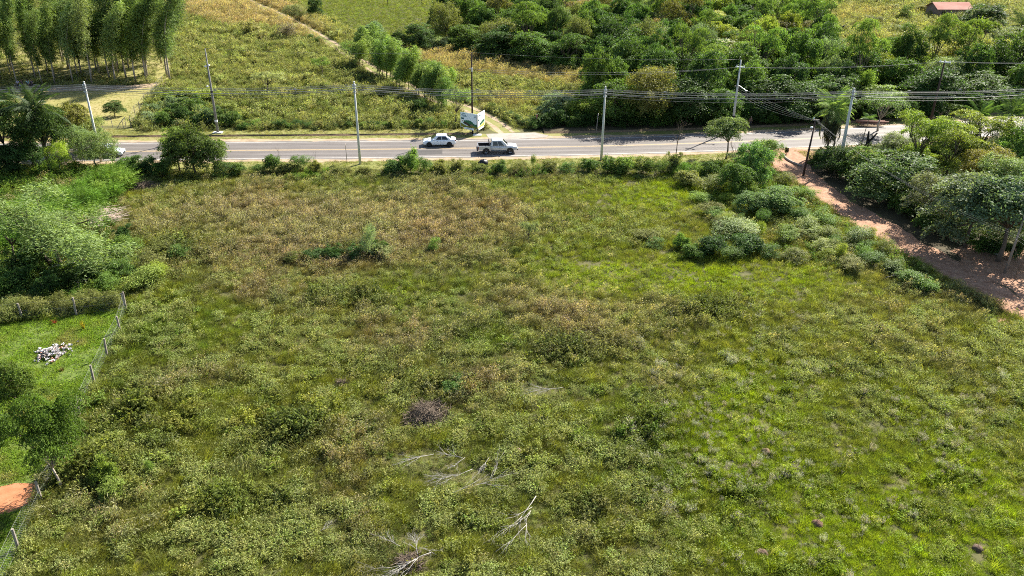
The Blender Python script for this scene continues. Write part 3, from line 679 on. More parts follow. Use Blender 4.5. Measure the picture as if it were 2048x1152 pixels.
def crown_mesh(name, seed, lobes, nleaf, leaf, nclump, crad, flat=0.5, droop=0.0, aspect=0.5, fill=0.12, axis=None, zmin=-0.35, mat='leaf'):
    """leaf clumps spread over the lobes of a crown; lobes = (x, y, z, rx, ry, rz)"""
    g = np.random.default_rng(seed); Lb = np.array(lobes, float)
    wt = (Lb[:, 3] * Lb[:, 4] + Lb[:, 5] ** 2); wt /= wt.sum(); j = g.choice(len(Lb), nclump, p=wt)
    d = sphere_dirs(g, nclump, zmin); rr = g.uniform(0.72, 1.06, (nclump, 1))
    cc = Lb[j, :3] + d * Lb[j, 3:] * rr; cn = norm(d * 0.7 + np.array([0, 0, 0.75])); cv = g.uniform(0, 1, nclump); cs = g.uniform(0.6, 1.3, nclump)
    nl = int(nleaf * (1 - fill)); k = g.integers(0, nclump, nl)
    o = g.normal(size=(nl, 3)) * crad * cs[k][:, None]; dn = np.sum(o * cn[k], 1, keepdims=True); o -= cn[k] * dn * (1 - flat)
    C = cc[k] + o; C[:, 2] -= droop * np.sum(o[:, :2] ** 2, 1) / (crad + 1e-6)
    Nn = norm(cn[k] * 0.8 + g.normal(size=(nl, 3)) * 0.6)
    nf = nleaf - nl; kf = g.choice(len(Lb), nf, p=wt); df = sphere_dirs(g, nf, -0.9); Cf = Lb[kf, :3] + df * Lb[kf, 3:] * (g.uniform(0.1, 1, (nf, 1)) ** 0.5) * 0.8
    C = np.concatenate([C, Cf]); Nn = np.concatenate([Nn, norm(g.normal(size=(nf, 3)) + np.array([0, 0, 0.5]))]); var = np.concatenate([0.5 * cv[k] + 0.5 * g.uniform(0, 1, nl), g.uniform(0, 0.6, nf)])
    L = leaf * g.uniform(0.65, 1.35, len(C)); ax = None if axis is None else np.array(axis) * np.ones((len(C), 3))
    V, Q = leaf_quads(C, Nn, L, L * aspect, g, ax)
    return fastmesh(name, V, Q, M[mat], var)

def limb_mesh(name, seed, lobes, h0, r0, mat, trunk_top=None, lean=(0, 0), stems=1, twigs=3):
    """tapered trunk(s) and limbs that reach into the lobes of the crown"""
    g = random.Random(seed); b = MB(); Lb = lobes
    for s_ in range(stems):
        a = 6.283 * s_ / stems + g.uniform(0, 1); off = Vector((math.cos(a), math.sin(a), 0)) * (0.18 * r0 / 0.1 if stems > 1 else 0)
        top = Vector((lean[0] + off.x * 2, lean[1] + off.y * 2, h0)); p0 = off * 0.7 + Vector((0, 0, -0.1))
        mid = p0.lerp(top, 0.5) + Vector((g.uniform(-1, 1), g.uniform(-1, 1), 0)) * 0.08 * h0
        b.tube([p0, p0.lerp(mid, 0.5) + Vector((0, 0, 0.02)), mid, top], [r0 * 1.15, r0 * 0.95, r0 * 0.82, r0 * 0.62], 7)
        for i, lb in enumerate(Lb):
            if stems > 1 and i % stems != s_: continue
            c = Vector(lb[:3]); e = c + Vector((0, 0, lb[5] * 0.25)); m_ = top.lerp(e, 0.5) + Vector((g.uniform(-1, 1), g.uniform(-1, 1), g.uniform(-0.2, 0.6))) * 0.12 * (e - top).length
            b.tube([top - Vector((0, 0, 0.05)), m_, e], [r0 * 0.5, r0 * 0.33, r0 * 0.12], 5)
            for t in range(twigs):
                d = Vector((g.uniform(-1, 1), g.uniform(-1, 1), g.uniform(0, 0.9))); q_ = Vector((c.x + d.x * lb[3] * 0.8, c.y + d.y * lb[4] * 0.8, c.z + d.z * lb[5] * 0.8))
                b.tube([m_.lerp(e, g.uniform(0, 0.8)), q_], [r0 * 0.2, r0 * 0.05], 4)
    return b.mesh(name, mat, True)

TREES = {}
def proto(key, crown, trunk, w, h): TREES.setdefault(key, []).append((crown, trunk, w, h))

def rlobes(g, n, R, z0, z1, r, rz):
    out = []
    for i in range(n):
        a = 6.283 * i / n + g.uniform(-0.5, 0.5); q_ = R * math.sqrt(g.uniform(0.15, 1)); s_ = g.uniform(0.75, 1.25)
        out.append((q_ * math.cos(a), q_ * math.sin(a), g.uniform(z0, z1) + (0.35 * (R - q_)), r * s_, r * s_ * g.uniform(0.85, 1.15), rz * s_))
    return out

for s_ in range(5):     # broad round-headed trees, 8 m tall
    g = random.Random(100 + s_); lb = rlobes(g, 7, 2.2, 4.2, 5.5, 1.6, 1.4) + rlobes(g, 9, 3.0, 1.8, 3.4, 1.35, 1.25) + [(g.uniform(-.5, .5), g.uniform(-.5, .5), 6.2, 1.5, 1.5, 1.35)]
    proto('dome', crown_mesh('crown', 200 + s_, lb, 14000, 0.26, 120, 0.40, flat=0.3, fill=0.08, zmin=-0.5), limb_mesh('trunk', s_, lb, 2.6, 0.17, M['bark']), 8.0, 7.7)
for s_ in range(3):     # flat, layered crowns
    g = random.Random(120 + s_); lb = [(g.uniform(-2.6, 2.6), g.uniform(-2.6, 2.6), 4.6 + 0.9 * i / 3 + g.uniform(0, 0.6), 1.6, 1.6, 0.42) for i in range(10)] + [(g.uniform(-2.2, 2.2), g.uniform(-2.2, 2.2), g.uniform(1.8, 3.6), 1.2, 1.2, 0.8) for i in range(7)]
    proto('layer', crown_mesh('crown', 220 + s_, lb, 12000, 0.22, 170, 0.36, flat=0.22, fill=0.05, aspect=0.45), limb_mesh('trunk', 20 + s_, lb, 2.3, 0.16, M['bark'], twigs=4), 8.0, 6.6)
for s_ in range(3):     # feathery, open crowns
    g = random.Random(140 + s_); lb = rlobes(g, 8, 2.0, 3.6, 5.6, 1.3, 1.2) + rlobes(g, 7, 2.4, 1.5, 3.2, 1.1, 1.0)
    proto('feather', crown_mesh('crown', 240 + s_, lb, 13000, 0.24, 230, 0.28, flat=0.7, aspect=0.3, droop=0.15, fill=0.1), limb_mesh('trunk', 40 + s_, lb, 2.4, 0.13, M['palebark'], twigs=4), 7.0, 6.9)
for s_ in range(3):     # high dense crowns on a bare trunk
    g = random.Random(150 + s_); lb = rlobes(g, 8, 2.6, 4.4, 5.8, 1.5, 1.15) + [(g.uniform(-.6, .6), g.uniform(-.6, .6), 6.4, 1.5, 1.5, 1.1)]
    proto('high', crown_mesh('crown', 250 + s_, lb, 13000, 0.25, 110, 0.42, flat=0.3, fill=0.1, zmin=-0.4), limb_mesh('trunk', 50 + s_, lb, 3.2, 0.18, M['bark'], twigs=4), 8.2, 7.6)
for s_ in range(2):     # open umbrella with pale limbs showing
    g = random.Random(160 + s_); lb = [(2.9 * math.cos(6.283 * i / 9 + g.uniform(-.3, .3)) * g.uniform(0.3, 1), 2.9 * math.sin(6.283 * i / 9) * g.uniform(0.3, 1), 5.2 + g.uniform(-0.3, 0.7), 1.25, 1.25, 0.6) for i in range(9)]
    proto('umbrella', crown_mesh('crown', 260 + s_, lb, 4200, 0.22, 90, 0.34, flat=0.35, fill=0.03), limb_mesh('trunk', 60 + s_, lb, 2.4, 0.15, M['palebark'], twigs=6), 8.0, 6.6)
for s_ in range(4):     # dense shrubs, 3 m
    g = random.Random(180 + s_); lb = rlobes(g, 7, 1.0, 0.55, 1.4, 0.62, 0.62) + [(g.uniform(-.5, .5), g.uniform(-.5, .5), 1.9, 0.6, 0.6, 0.6)] + [(g.uniform(-1.1, 1.1), g.uniform(-1.1, 1.1), g.uniform(1.3, 2.5), 0.22, 0.22, 0.45) for i in range(7)]
    proto('shrub', crown_mesh('crown', 280 + s_, lb, 6500, 0.17, 75, 0.25, flat=0.4, fill=0.12, zmin=-0.6), limb_mesh('stems', 80 + s_, lb, 0.6, 0.05, M['bark'], stems=3), 3.4, 2.75)
for s_ in range(3):     # loose upright shrubs with airy tops
    g = random.Random(190 + s_); lb = [(g.uniform(-0.8, 0.8), g.uniform(-0.8, 0.8), g.uniform(0.6, 2.3), 0.5, 0.5, 0.65) for i in range(9)]
    proto('loose', crown_mesh('crown', 290 + s_, lb, 3600, 0.13, 120, 0.18, flat=0.8, fill=0.06, zmin=-0.7, aspect=0.4), limb_mesh('stems', 90 + s_, lb, 0.5, 0.035, M['bark'], stems=4), 2.7, 2.9)
for s_ in range(2):     # small open trees (saplings)
    g = random.Random(195 + s_); lb = [(g.uniform(-1.3, 1.3), g.uniform(-1.3, 1.3), g.uniform(2.3, 3.9), 0.6, 0.6, 0.35) for i in range(10)]
    proto('sapling', crown_mesh('crown', 295 + s_, lb, 3400, 0.15, 100, 0.2, flat=0.5, fill=0.03, aspect=0.4), limb_mesh('trunk', 95 + s_, lb, 1.5, 0.07, M['bark'], twigs=4), 3.8, 4.3)
for s_ in range(3):     # eucalyptus: slim, bare below, bent by the wind
    g = random.Random(300 + s_); lb = []; bend = 3.0
    for i in range(9):
        t = 0.34 + 0.66 * i / 8; lb.append((bend * t ** 3 + g.uniform(-.35, .35), g.uniform(-.4, .4), 15.5 * t, 0.85 * (1.15 - 0.75 * abs(t - 0.72) * 2), 0.8 * (1.1 - 0.7 * abs(t - 0.72) * 2), 1.15))
    b = MB(); tp = [Vector((bend * t ** 3, 0.15 * math.sin(5 * t + s_), 15.3 * t)) for t in np.linspace(0, 1, 9)]; b.tube(tp, [0.13 * (1 - 0.9 * t) for t in np.linspace(0, 1, 9)], 6)
    for lq in lb: c = Vector(lq[:3]); b.tube([Vector((bend * max(0.0, (c.z - 0.9) / 15.3) ** 3, 0, c.z - 0.9)), c], [0.035, 0.01], 4)
    proto('euc', crown_mesh('crown', 310 + s_, lb, 7000, 0.34, 95, 0.42, flat=0.9, droop=0.25, aspect=0.24, fill=0.08, axis=(0.9, 0, -0.9), zmin=-0.8), b.mesh('trunk', M['palebark'], True), 3.4, 16.2)
for s_ in range(2):     # young eucalyptus
    g = random.Random(320 + s_); lb = []; bend = 1.3
    for i in range(7):
        t = 0.35 + 0.65 * i / 6; lb.append((bend * t ** 2 + g.uniform(-.3, .3), g.uniform(-.4, .4), 5.8 * t, 0.8 * (1.15 - 0.7 * abs(t - 0.65) * 2), 0.8, 0.65))
    b = MB(); tp = [Vector((bend * t ** 2, 0, 5.8 * t)) for t in np.linspace(0, 1, 7)]; b.tube(tp, [0.075 * (1 - 0.9 * t) for t in np.linspace(0, 1, 7)], 6)
    proto('youngeuc', crown_mesh('crown', 330 + s_, lb, 3600, 0.27, 120, 0.26, flat=0.9, droop=0.2, aspect=0.26, fill=0.06, axis=(1.0, 0, -0.7), zmin=-0.8), b.mesh('trunk', M['bark'], True), 2.7, 6.2)
g = random.Random(340)  # wind-blown wispy tree by the fence
lb = [(-1.6 + 0.5 * i + g.uniform(-.5, .5), g.uniform(-2.2, 2.2), 4.9 - 0.3 * i + g.uniform(-.9, .7), 0.95, 0.9, 0.55) for i in range(12)] + [(g.uniform(-1, 2.4), g.uniform(-1.5, 1.5), g.uniform(1.8, 3.2), 0.9, 0.9, 0.6) for i in range(7)]
proto('willow', crown_mesh('crown', 341, lb, 15000, 0.22, 130, 0.36, flat=0.6, aspect=0.24, droop=0.1, fill=0.08, axis=(0.9, 0.1, 0.1), zmin=-0.5), limb_mesh('trunk', 342, lb, 1.7, 0.14, M['bark'], lean=(-0.5, 0), stems=2, twigs=3), 7.4, 5.6)
g = random.Random(345)  # flat fan-leaved tree by the fence, seen from above
lb = [(g.uniform(-2.2, 1.6), g.uniform(-1.8, 1.8), 2.6 + 0.5 * (i % 4) + g.uniform(-.1, .2), 0.95, 0.95, 0.12) for i in range(15)]
proto('fantree', crown_mesh('crown', 346, lb, 24000, 0.15, 300, 0.27, flat=0.12, aspect=0.34, fill=0.0), limb_mesh('trunk', 347, lb, 1.15, 0.09, M['palebark'], lean=(-0.35, 0.1), twigs=3), 5.6, 4.5)
for s_ in range(2):     # cane: tall arching bright leaves
    g = np.random.default_rng(350 + s_); nb = 210; b_ = disc(g, nb, 0.8); H = g.uniform(1.2, 3.0, nb); ln = disc(g, nb, 0.9) + WIND * 0.95 * g.uniform(0.4, 1.3, (nb, 1))
    V, Q, i = blades(b_, H, g.uniform(0.05, 0.09, nb), ln, g, 4); kk = 900; j = g.integers(0, nb, kk); t = g.uniform(0.25, 0.98, kk)
    C = b_[j] + ln[j] * (t ** 1.8)[:, None] + np.array([0, 0, 1.0]) * (H[j] * (t - 0.22 * t * t))[:, None]; o = disc(g, kk, 0.2) + WIND * 0.12; C = C + o * 0.6
    v, q2 = leaf_quads(C, norm(np.array([0, 0, 1.0]) + g.normal(size=(kk, 3)) * 0.5), g.uniform(0.22, 0.45, kk), 0.045, g, o * 4 + WIND * 0.8)
    V, Q, var = join([(V, Q, g.uniform(0.1, 0.7, nb)[i]), (v, q2, g.uniform(0.3, 1, kk))])
    proto('cane', fastmesh('leaves', V, Q, M['leaf'], var), None, 3.2, 2.6)

def barebranch(b, p, d, L, r, depth, g, spread=0.7, up=0.1):
    pts = [p]; q_ = p; dd = d.copy()
    for i in range(3):
        dd = (dd + Vector((g.uniform(-1, 1), g.uniform(-1, 1), g.uniform(-1, 1))) * 0.16 + Vector((0, 0, up * 0.3))).normalized(); q_ = q_ + dd * (L / 3); pts.append(q_)
    b.tube(pts, [r, r * 0.85, r * 0.7, r * 0.5], 5 if depth > 1 else 4)
    if depth > 0:
        for k in range(g.choice((2, 3, 3))):
            t = pts[g.choice((1, 2, 3))]; nd = (dd + Vector((g.uniform(-1, 1), g.uniform(-1, 1), g.uniform(-0.6, 1))) * spread).normalized()
            barebranch(b, t, nd, L * g.uniform(0.5, 0.8), r * 0.55, depth - 1, g, spread, up)
for s_ in range(2):
    g = random.Random(360 + s_); b = MB(); barebranch(b, Vector((0, 0, -0.1)), Vector((0.05, 0, 1)), 2.0, 0.07, 4, g, 0.75, 0.35)
    xs = [v[2] for v in b.v]; ws = [abs(v[0]) for v in b.v]
    proto('bare', None, b.mesh('trunk', M['browntwig'], True), 2 * max(ws), max(xs))

def cname(c):
    pal = {'dark green': (0.036, 0.068, 0.018), 'mid green': (0.06, 0.105, 0.024), 'yellow-green': (0.15, 0.19, 0.03), 'olive': (0.105, 0.12, 0.036), 'grey-green': (0.115, 0.155, 0.07), 'light green': (0.095, 0.15, 0.032), 'vivid green': (0.085, 0.165, 0.018), 'pale green': (0.18, 0.21, 0.09)}
    return min(pal, key=lambda k: sum((a - b) ** 2 for a, b in zip(pal[k], c)))
def sized(w, small, big): return 'small' if w < small else ('broad' if w > big else 'middling')
def plant_at(key, name, label, cat, loc, w, h, col, rz=None, group=None, var=None, wy=None):
    v = TREES[key][(random.randrange(len(TREES[key])) if var is None else var % len(TREES[key]))]
    crown, trunk, pw, ph = v
    fixed = key in ('euc', 'youngeuc', 'willow', 'cane', 'fantree')
    r_ = (random.gauss(0, 0.5) if fixed else random.uniform(0, 6.28)) if rz is None else rz
    t = thing(name, label, cat, loc, r_, group, (w / pw, (w if wy is None else wy) / pw, h / ph))
    if trunk: link(trunk.name.split('.')[0], trunk, t)
    if crown:
        c = link(crown.name.split('.')[0], crown, t); j = random.uniform(0.85, 1.15) * 1.7; c.color = (col[0] * j * random.uniform(0.96, 1.12), col[1] * j, col[2] * j * random.uniform(.9, 1.1), 1)
    return t
def plant(key, name, label, cat, bx, by, ytop, wpx, col, **kw):
    """base pixel, pixel row of the top, width in photo pixels"""
    p = P(bx, by); h = max(0.5, z_at(p, ytop)); w = wpx / ppm(p)
    kw.setdefault('wy', w * random.uniform(0.7, 1.3) if key in ('shrub', 'loose', 'dome') else None)
    return plant_at(key, name, label, cat, p, w, h * 0.96, col, **kw)

DG, MG, YG, OL, GG, BR, LG, BG, PG = (0.036, 0.068, 0.018), (0.060, 0.105, 0.024), (0.14, 0.18, 0.030), (0.105, 0.12, 0.036), (0.115, 0.155, 0.07), (0.085, 0.085, 0.024), (0.095, 0.15, 0.032), (0.085, 0.165, 0.018), (0.18, 0.21, 0.085)

# --- palms: trunk, hanging dead leaves, every frond a part
def frond_mesh(seed, L=2.3, pairs=24, lw=0.05, ll=0.5, droop=0.9, dead=False):
    g = random.Random(seed); b = MB(); pts = []
    for i in range(9):
        t = i / 8; pts.append(Vector((L * (t - 0.12 * t * t), 0, L * (0.42 * t - droop * t * t * 0.62))))
    b.tube(pts, [0.028 * (1 - 0.85 * i / 8) for i in range(9)], 4)
    for i in range(pairs):
        t = 0.12 + 0.88 * i / (pairs - 1); f = t * 8; k = min(7, int(f)); p = pts[k].lerp(pts[k + 1], f - k); l_ = ll * (0.45 + 1.1 * math.sin(math.pi * min(1, t * 0.85 + 0.12))) * g.uniform(0.8, 1.1)
        for s_ in (-1, 1):
            d = Vector((0.55 + 0.4 * t, s_ * (0.8 if not dead else 0.3), -0.35 if not dead else -0.5)).normalized(); e = p + d * l_ + Vector((0, 0, -0.22 * l_ * g.uniform(0.6, 1.6)))
            m_ = p.lerp(e, 0.5) + Vector((0, 0, 0.06)); wv = Vector((1, 0, 0.2)) * lw * 0.5
            b.add([p - wv * 0.6, p + wv * 0.6, m_ + wv, m_ - wv, e], [(0, 1, 2, 3), (3, 2, 4)])
    me = b.mesh('frond', M['frond']); a = me.attributes.new('var', 'FLOAT', 'FACE'); a.data.foreach_set('value', [g.uniform(0.2, 0.9) for _ in me.polygons]); return me
FR = [frond_mesh(s_) for s_ in (1, 2, 3)]; FRD = [frond_mesh(s_, 2.0, 18, 0.06, 0.42, 1.3, True) for s_ in (4, 5)]
def palm(bx, by, ytop, label, group=None, size=1.0, fronds=18, dead=10, col=(0.075, 0.12, 0.035), trunk_r=0.13, wind=0.25, loc=None, hh=None):
    p = P(bx, by) if loc is None else loc; h = max(1.2, (z_at(p, ytop) if hh is None else hh) - 0.75 * size)
    t = thing('palm_tree', label, 'palm', p, 0, group); b = MB(); g = random.Random(int(bx * 7 + by))
    lx, ly = g.uniform(-.3, .3), g.uniform(-.3, .3)
    pts = [Vector((lx * (i / 8) ** 2, ly * (i / 8) ** 2, -0.1 + (h + 0.1) * i / 8)) for i in range(9)]; b.tube(pts, [trunk_r * (1.25 if i == 0 else 1.0 - 0.03 * i) for i in range(9)], 8); b.build('trunk', M['bark'], t, True)
    for i in range(fronds):
        o = link('frond', FR[i % 3], t); el = g.uniform(-0.55, 1.0) if i > 3 else g.uniform(0.9, 1.3); az = 2.399 * i + g.uniform(-.25, .25)
        az = math.atan2(math.sin(az), math.cos(az) + wind); o.location = pts[-1]; o.rotation_euler = (g.uniform(-.25, .25), -el, az); q_ = size * g.uniform(0.85, 1.12); o.scale = (q_, q_, q_); j = g.uniform(0.8, 1.2); o.color = (col[0] * j, col[1] * j, col[2] * j, 1)
    for i in range(dead):
        o = link('dead_frond', FRD[i % 2], t); az = 2.399 * i; o.location = pts[-1] - Vector((0, 0, 0.15 + 0.05 * i)); o.rotation_euler = (0, g.uniform(0.9, 1.4), az); q_ = size * g.uniform(1.0, 1.35); o.scale = (q_, q_, q_); o.color = (0.05, 0.062, 0.03, 1)
    return t

# --- the wood beyond the road: single trees, spaced like the crowns in the photograph
def woodtree(bx, by, ytop, wpx, key, col, label, **kw):
    return plant(key, 'broadleaf_tree', label, 'tree', bx, by, ytop, wpx, col, group='trees of the wood beyond the road', **kw)
KINDS = [('dome', DG, 'dark green round-crowned tree in the wood beyond the road', 0.37), ('dome', MG, 'mid green round-crowned tree in the wood beyond the road', 0.28), ('layer', LG, 'light green flat-layered tree in the wood beyond the road', 0.12),
         ('feather', OL, 'olive green feathery tree in the wood beyond the road', 0.08), ('dome', YG, 'yellow-green bushy tree in the wood beyond the road', 0.06), ('feather', GG, 'grey-green airy tree in the wood beyond the road', 0.06), ('layer', BR, 'bronze-leaved flat-topped tree in the wood beyond the road', 0.03)]
hand = [  # base x, base y, top y, width, shape, colour, label (trees that stand out)
    (1045, 60, 8, 62, 'dome', YG, 'bright yellow-green tree poking up behind the dark wood edge'),
    (1090, 52, -12, 60, 'dome', LG, 'tall light green tree at the back of the wood'),
    (1165, 66, -6, 90, 'umbrella', (0.14, 0.125, 0.055), 'straw-coloured open tree with pale limbs in the wood'),
    (935, 100, 44, 95, 'dome', MG, 'dark leafy tree at the wood corner beside the green meadow'),
    (1000, 118, 48, 100, 'dome', DG, 'broad dark tree on the wood edge above the brown grass'),
    (1065, 128, 58, 105, 'dome', MG, 'broad mid green tree on the wood edge above the brown grass'),
    (1130, 142, 78, 85, 'layer', MG, 'layered tree on the wood edge above the brown grass'),
    (1090, 108, 66, 60, 'feather', (0.26, 0.29, 0.20), 'small silvery tree in the dark wood edge'),
    (1150, 108, 52, 80, 'layer', LG, 'flat green tree behind the dark wood edge'),
    (1300, 88, 28, 110, 'feather', (0.12, 0.105, 0.032), 'wide olive-brown feathery tree deep in the wood'),
    (1420, 92, 34, 105, 'layer', (0.19, 0.22, 0.075), 'pale green flat-topped tree in the middle of the wood'),
    (1460, 148, 72, 120, 'feather', (0.30, 0.33, 0.27), 'large silver-grey tree behind the street-lamp pole'),
    (1520, 158, 118, 70, 'feather', (0.26, 0.30, 0.22), 'small silver-grey tree right of the street-lamp pole'),
    (1430, 152, 98, 80, 'umbrella', (0.16, 0.24, 0.03), 'bright green open tree with bare grey limbs'),
    (1490, 62, 8, 90, 'dome', DG, 'rounded dark tree near the top of the wood'), (1560, 58, 12, 70, 'dome', MG, 'rounded green tree near the edge of the far clearing'),
    (1545, 108, 54, 100, 'layer', BR, 'bronze flat-topped tree left of the lime-green tree'), (1620, 96, 48, 80, 'layer', BR, 'bronze flat-topped tree at the corner of the far clearing'),
    (1585, 122, 62, 80, 'dome', (0.26, 0.31, 0.055), 'lime-green billowy tree between bronze trees'), (1560, 24, -10, 70, 'feather', LG, 'light green feathery tree by the far lane'),
    (1795, 150, 62, 120, 'dome', (0.145, 0.165, 0.035), 'broad yellow-green tree below the far clearing'), (1890, 150, 72, 110, 'feather', (0.145, 0.155, 0.035), 'yellowish feathery tree behind the white crossarm'), (1960, 160, 92, 100, 'layer', (0.18, 0.19, 0.04), 'yellowish layered tree right of the white crossarm'),
    (1760, 165, 92, 80, 'layer', MG, 'green layered tree below the far clearing'), (1700, 150, 84, 60, 'dome', DG, 'small dark tree below the far clearing'),
    (1960, 66, 0, 100, 'dome', (0.055, 0.085, 0.035), 'large dark bushy tree beside the brick house'), (1915, 56, 22, 40, 'loose', OL, 'small olive tree in front of the brick house'),
    (2010, 105, 48, 90, 'dome', GG, 'grey-green tree below the large dark tree'), (1838, 28, 8, 45, 'dome', (0.14, 0.14, 0.02), 'yellow-green bush left of the brick house'),
    (1290, 250, 120, 130, 'feather', (0.11, 0.12, 0.035), 'tall olive tree on the roadside edge of the wood'), (1230, 250, 150, 110, 'dome', MG, 'roadside tree behind the plain concrete pole'), (1370, 250, 150, 130, 'dome', DG, 'wide dark roadside tree left of the street-lamp pole'),
    (1560, 240, 150, 150, 'dome', DG, 'wide dark roadside tree right of the street-lamp pole'), (1440, 248, 170, 110, 'dome', MG, 'roadside tree right behind the street-lamp pole'),
    (1650, 232, 140, 140, 'dome', (0.05, 0.085, 0.03), 'dark roadside tree behind the skirted palm'), (1760, 226, 170, 120, 'dome', LG, 'light-leaved roadside tree behind the papaya'), (1850, 218, 130, 140, 'dome', DG, 'dark roadside tree across the bend of the road'), (1950, 208, 140, 130, 'dome', MG, 'roadside tree at the bend of the road'), (2050, 196, 120, 130, 'dome', DG, 'dark tree at the far right of the road bend'),
    (1115, 235, 182, 90, 'dome', (0.10, 0.14, 0.075), 'grey-green bush tree at the corner of the weedy field'), (1170, 245, 195, 80, 'dome', YG, 'yellow-green bush tree beside the leaning marker post'), (1165, 205, 165, 60, 'loose', OL, 'loose shrub at the end of the brown grass')]
used = []
for (bx, by, yt, wpx, key, col, lab) in hand:
    woodtree(bx, by, yt, wpx, key, col, lab); p = P(bx, by); used.append((p.x, p.y, wpx / ppm(p)))
WOOD = [(905, 100), (1000, 122), (1100, 139), (1195, 155), (1195, 200), (1095, 228), (1080, 250), (1300, 248), (1500, 242), (1700, 234), (1900, 222), (2160, 200), (2160, 150), (1860, 165), (1780, 172), (1665, 168), (1640, 125), (1622, 100), (1630, 60), (1605, 20), (1600, -4), (965, -4), (925, 40), (880, 78)]
cand = jgrid(116, 275, 2.4, 60); RNG.shuffle(cand); px, py = proj(np.c_[cand, np.zeros(len(cand))]); cand = cand[inpoly(px, py, WOOD)]
fill_n = 0
for c in cand:
    w = random.uniform(5.8, 10.0)
    if all((c[0] - u[0]) ** 2 + (c[1] - u[1]) ** 2 > (0.30 * (w + u[2])) ** 2 for u in used) and fill_n < 295:
        r_ = random.random(); acc = 0
        for key, col, lab, pr in KINDS:
            acc += pr
            if r_ <= acc: break
        used.append((c[0], c[1], w)); fill_n += 1
        sh = lab.split(' tree in')[0]; rdc = float(near(np.array([c]), ROADNP)[0]); zone = 'near the roadside' if rdc < 28 else ('in its middle' if rdc < 75 else 'at its back'); lab = '%s %s tree of the wood, standing %s' % (sized(w, 7.2, 8.7), sh, zone)
        plant_at(key, 'broadleaf_tree', lab, 'tree', (c[0], c[1], 0), w, random.uniform(6.5, 11.0) * (1.0 if c[1] < 220 else 0.9), col, group='%s trees of the wood %s' % (sh.split()[0], zone))
print('wood fill', fill_n)
for (bx, by, yt, lab, sz) in ((1205, 82, 36, 'pale feather palm rising from the wood', 1.7), (1405, 42, -14, 'dark palm near the top of the wood', 1.5), (1590, 178, 128, 'palm half hidden in the roadside wood', 1.5), (1500, 175, 140, 'palm behind the street-lamp pole', 1.4), (2030, 92, 40, 'palm at the far right beside the dark bushy tree', 1.8), (1240, 30, -8, 'pale palm at the back of the wood', 1.6), (1640, 205, 150, 'drooping palm above the skirted palm', 1.5)):
    palm(bx, by, yt, lab, None, sz, 16, 5, (0.12, 0.165, 0.07) if 'pale' in lab else (0.075, 0.12, 0.04))
# low growth along the wood's foot
for i in range(44):
    bx = 1075 + i * 23 + random.uniform(-8, 8); by = 257 - 0.00003 * max(0, bx - 1300) ** 2 - 0.018 * max(0, bx - 1200) + random.uniform(-7, -1)
    c_ = random.choice((DG, DG, MG))
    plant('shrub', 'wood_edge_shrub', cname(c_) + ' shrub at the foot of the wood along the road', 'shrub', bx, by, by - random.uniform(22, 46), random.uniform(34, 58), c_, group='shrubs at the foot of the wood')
for i in range(16):
    bx = 905 + i * 18.5; by = 103 + 0.178 * (bx - 905) + random.uniform(-3, 1)
    c_ = random.choice((DG, MG))
    plant('shrub', 'wood_edge_shrub', cname(c_) + ' shrub at the foot of the wood above the brown grass', 'shrub', bx, by, by - random.uniform(16, 30), random.uniform(24, 40), c_, group='shrubs above the brown grass')

# --- eucalyptus plantation top left and the young row by the farm track
n_e = 0
for row in range(6):
    p0, p1 = P(-110, 171 - 9.5 * row), P(336 - 3 * row, 163 - 9.0 * row); m_ = max(2, int((p1 - p0).length / 2.9))
    for i in range(m_ + 1):
        if random.random() < 0.08 + 0.04 * row: continue
        p = p0.lerp(p1, (i + random.uniform(-.22, .22)) / m_) + Vector((0, random.uniform(-.5, .5), 0)); hh = random.uniform(10.5, 17.5)
        ew = random.uniform(3.0, 4.8); ec = random.choice(((0.10, 0.145, 0.042), (0.08, 0.12, 0.032), (0.13, 0.175, 0.06), (0.065, 0.10, 0.03)))
        plant_at('euc', 'eucalyptus_tree', '%s %s eucalyptus in the %s row of the plantation from the path' % ('tall' if hh > 14.2 else 'shorter', 'pale-crowned' if ec[0] > 0.12 else 'dark-crowned', ('first', 'second', 'third', 'fourth', 'fifth', 'sixth')[row]), 'tree', p, ew, hh, ec, group='eucalyptus plantation, row %d' % (row + 1)); n_e += 1
for i in range(26):
    t = i / 25; bx = 705 + 195 * t + random.uniform(-12, 12); by = 128 + 92 * t + random.uniform(-9, 9); hp = random.uniform(62, 88)
    plant('youngeuc', 'young_eucalyptus', 'young wind-bent eucalyptus in the row along the farm track', 'tree', bx, by, by - hp, random.uniform(30, 46), random.choice(((0.11, 0.17, 0.035), (0.14, 0.19, 0.05), (0.09, 0.14, 0.035))), group='young eucalyptus row')
plant('sapling', 'roadside_tree', 'dark-stemmed tree standing left of the billboard', 'tree', 913, 256, 158, 62, (0.12, 0.165, 0.06))

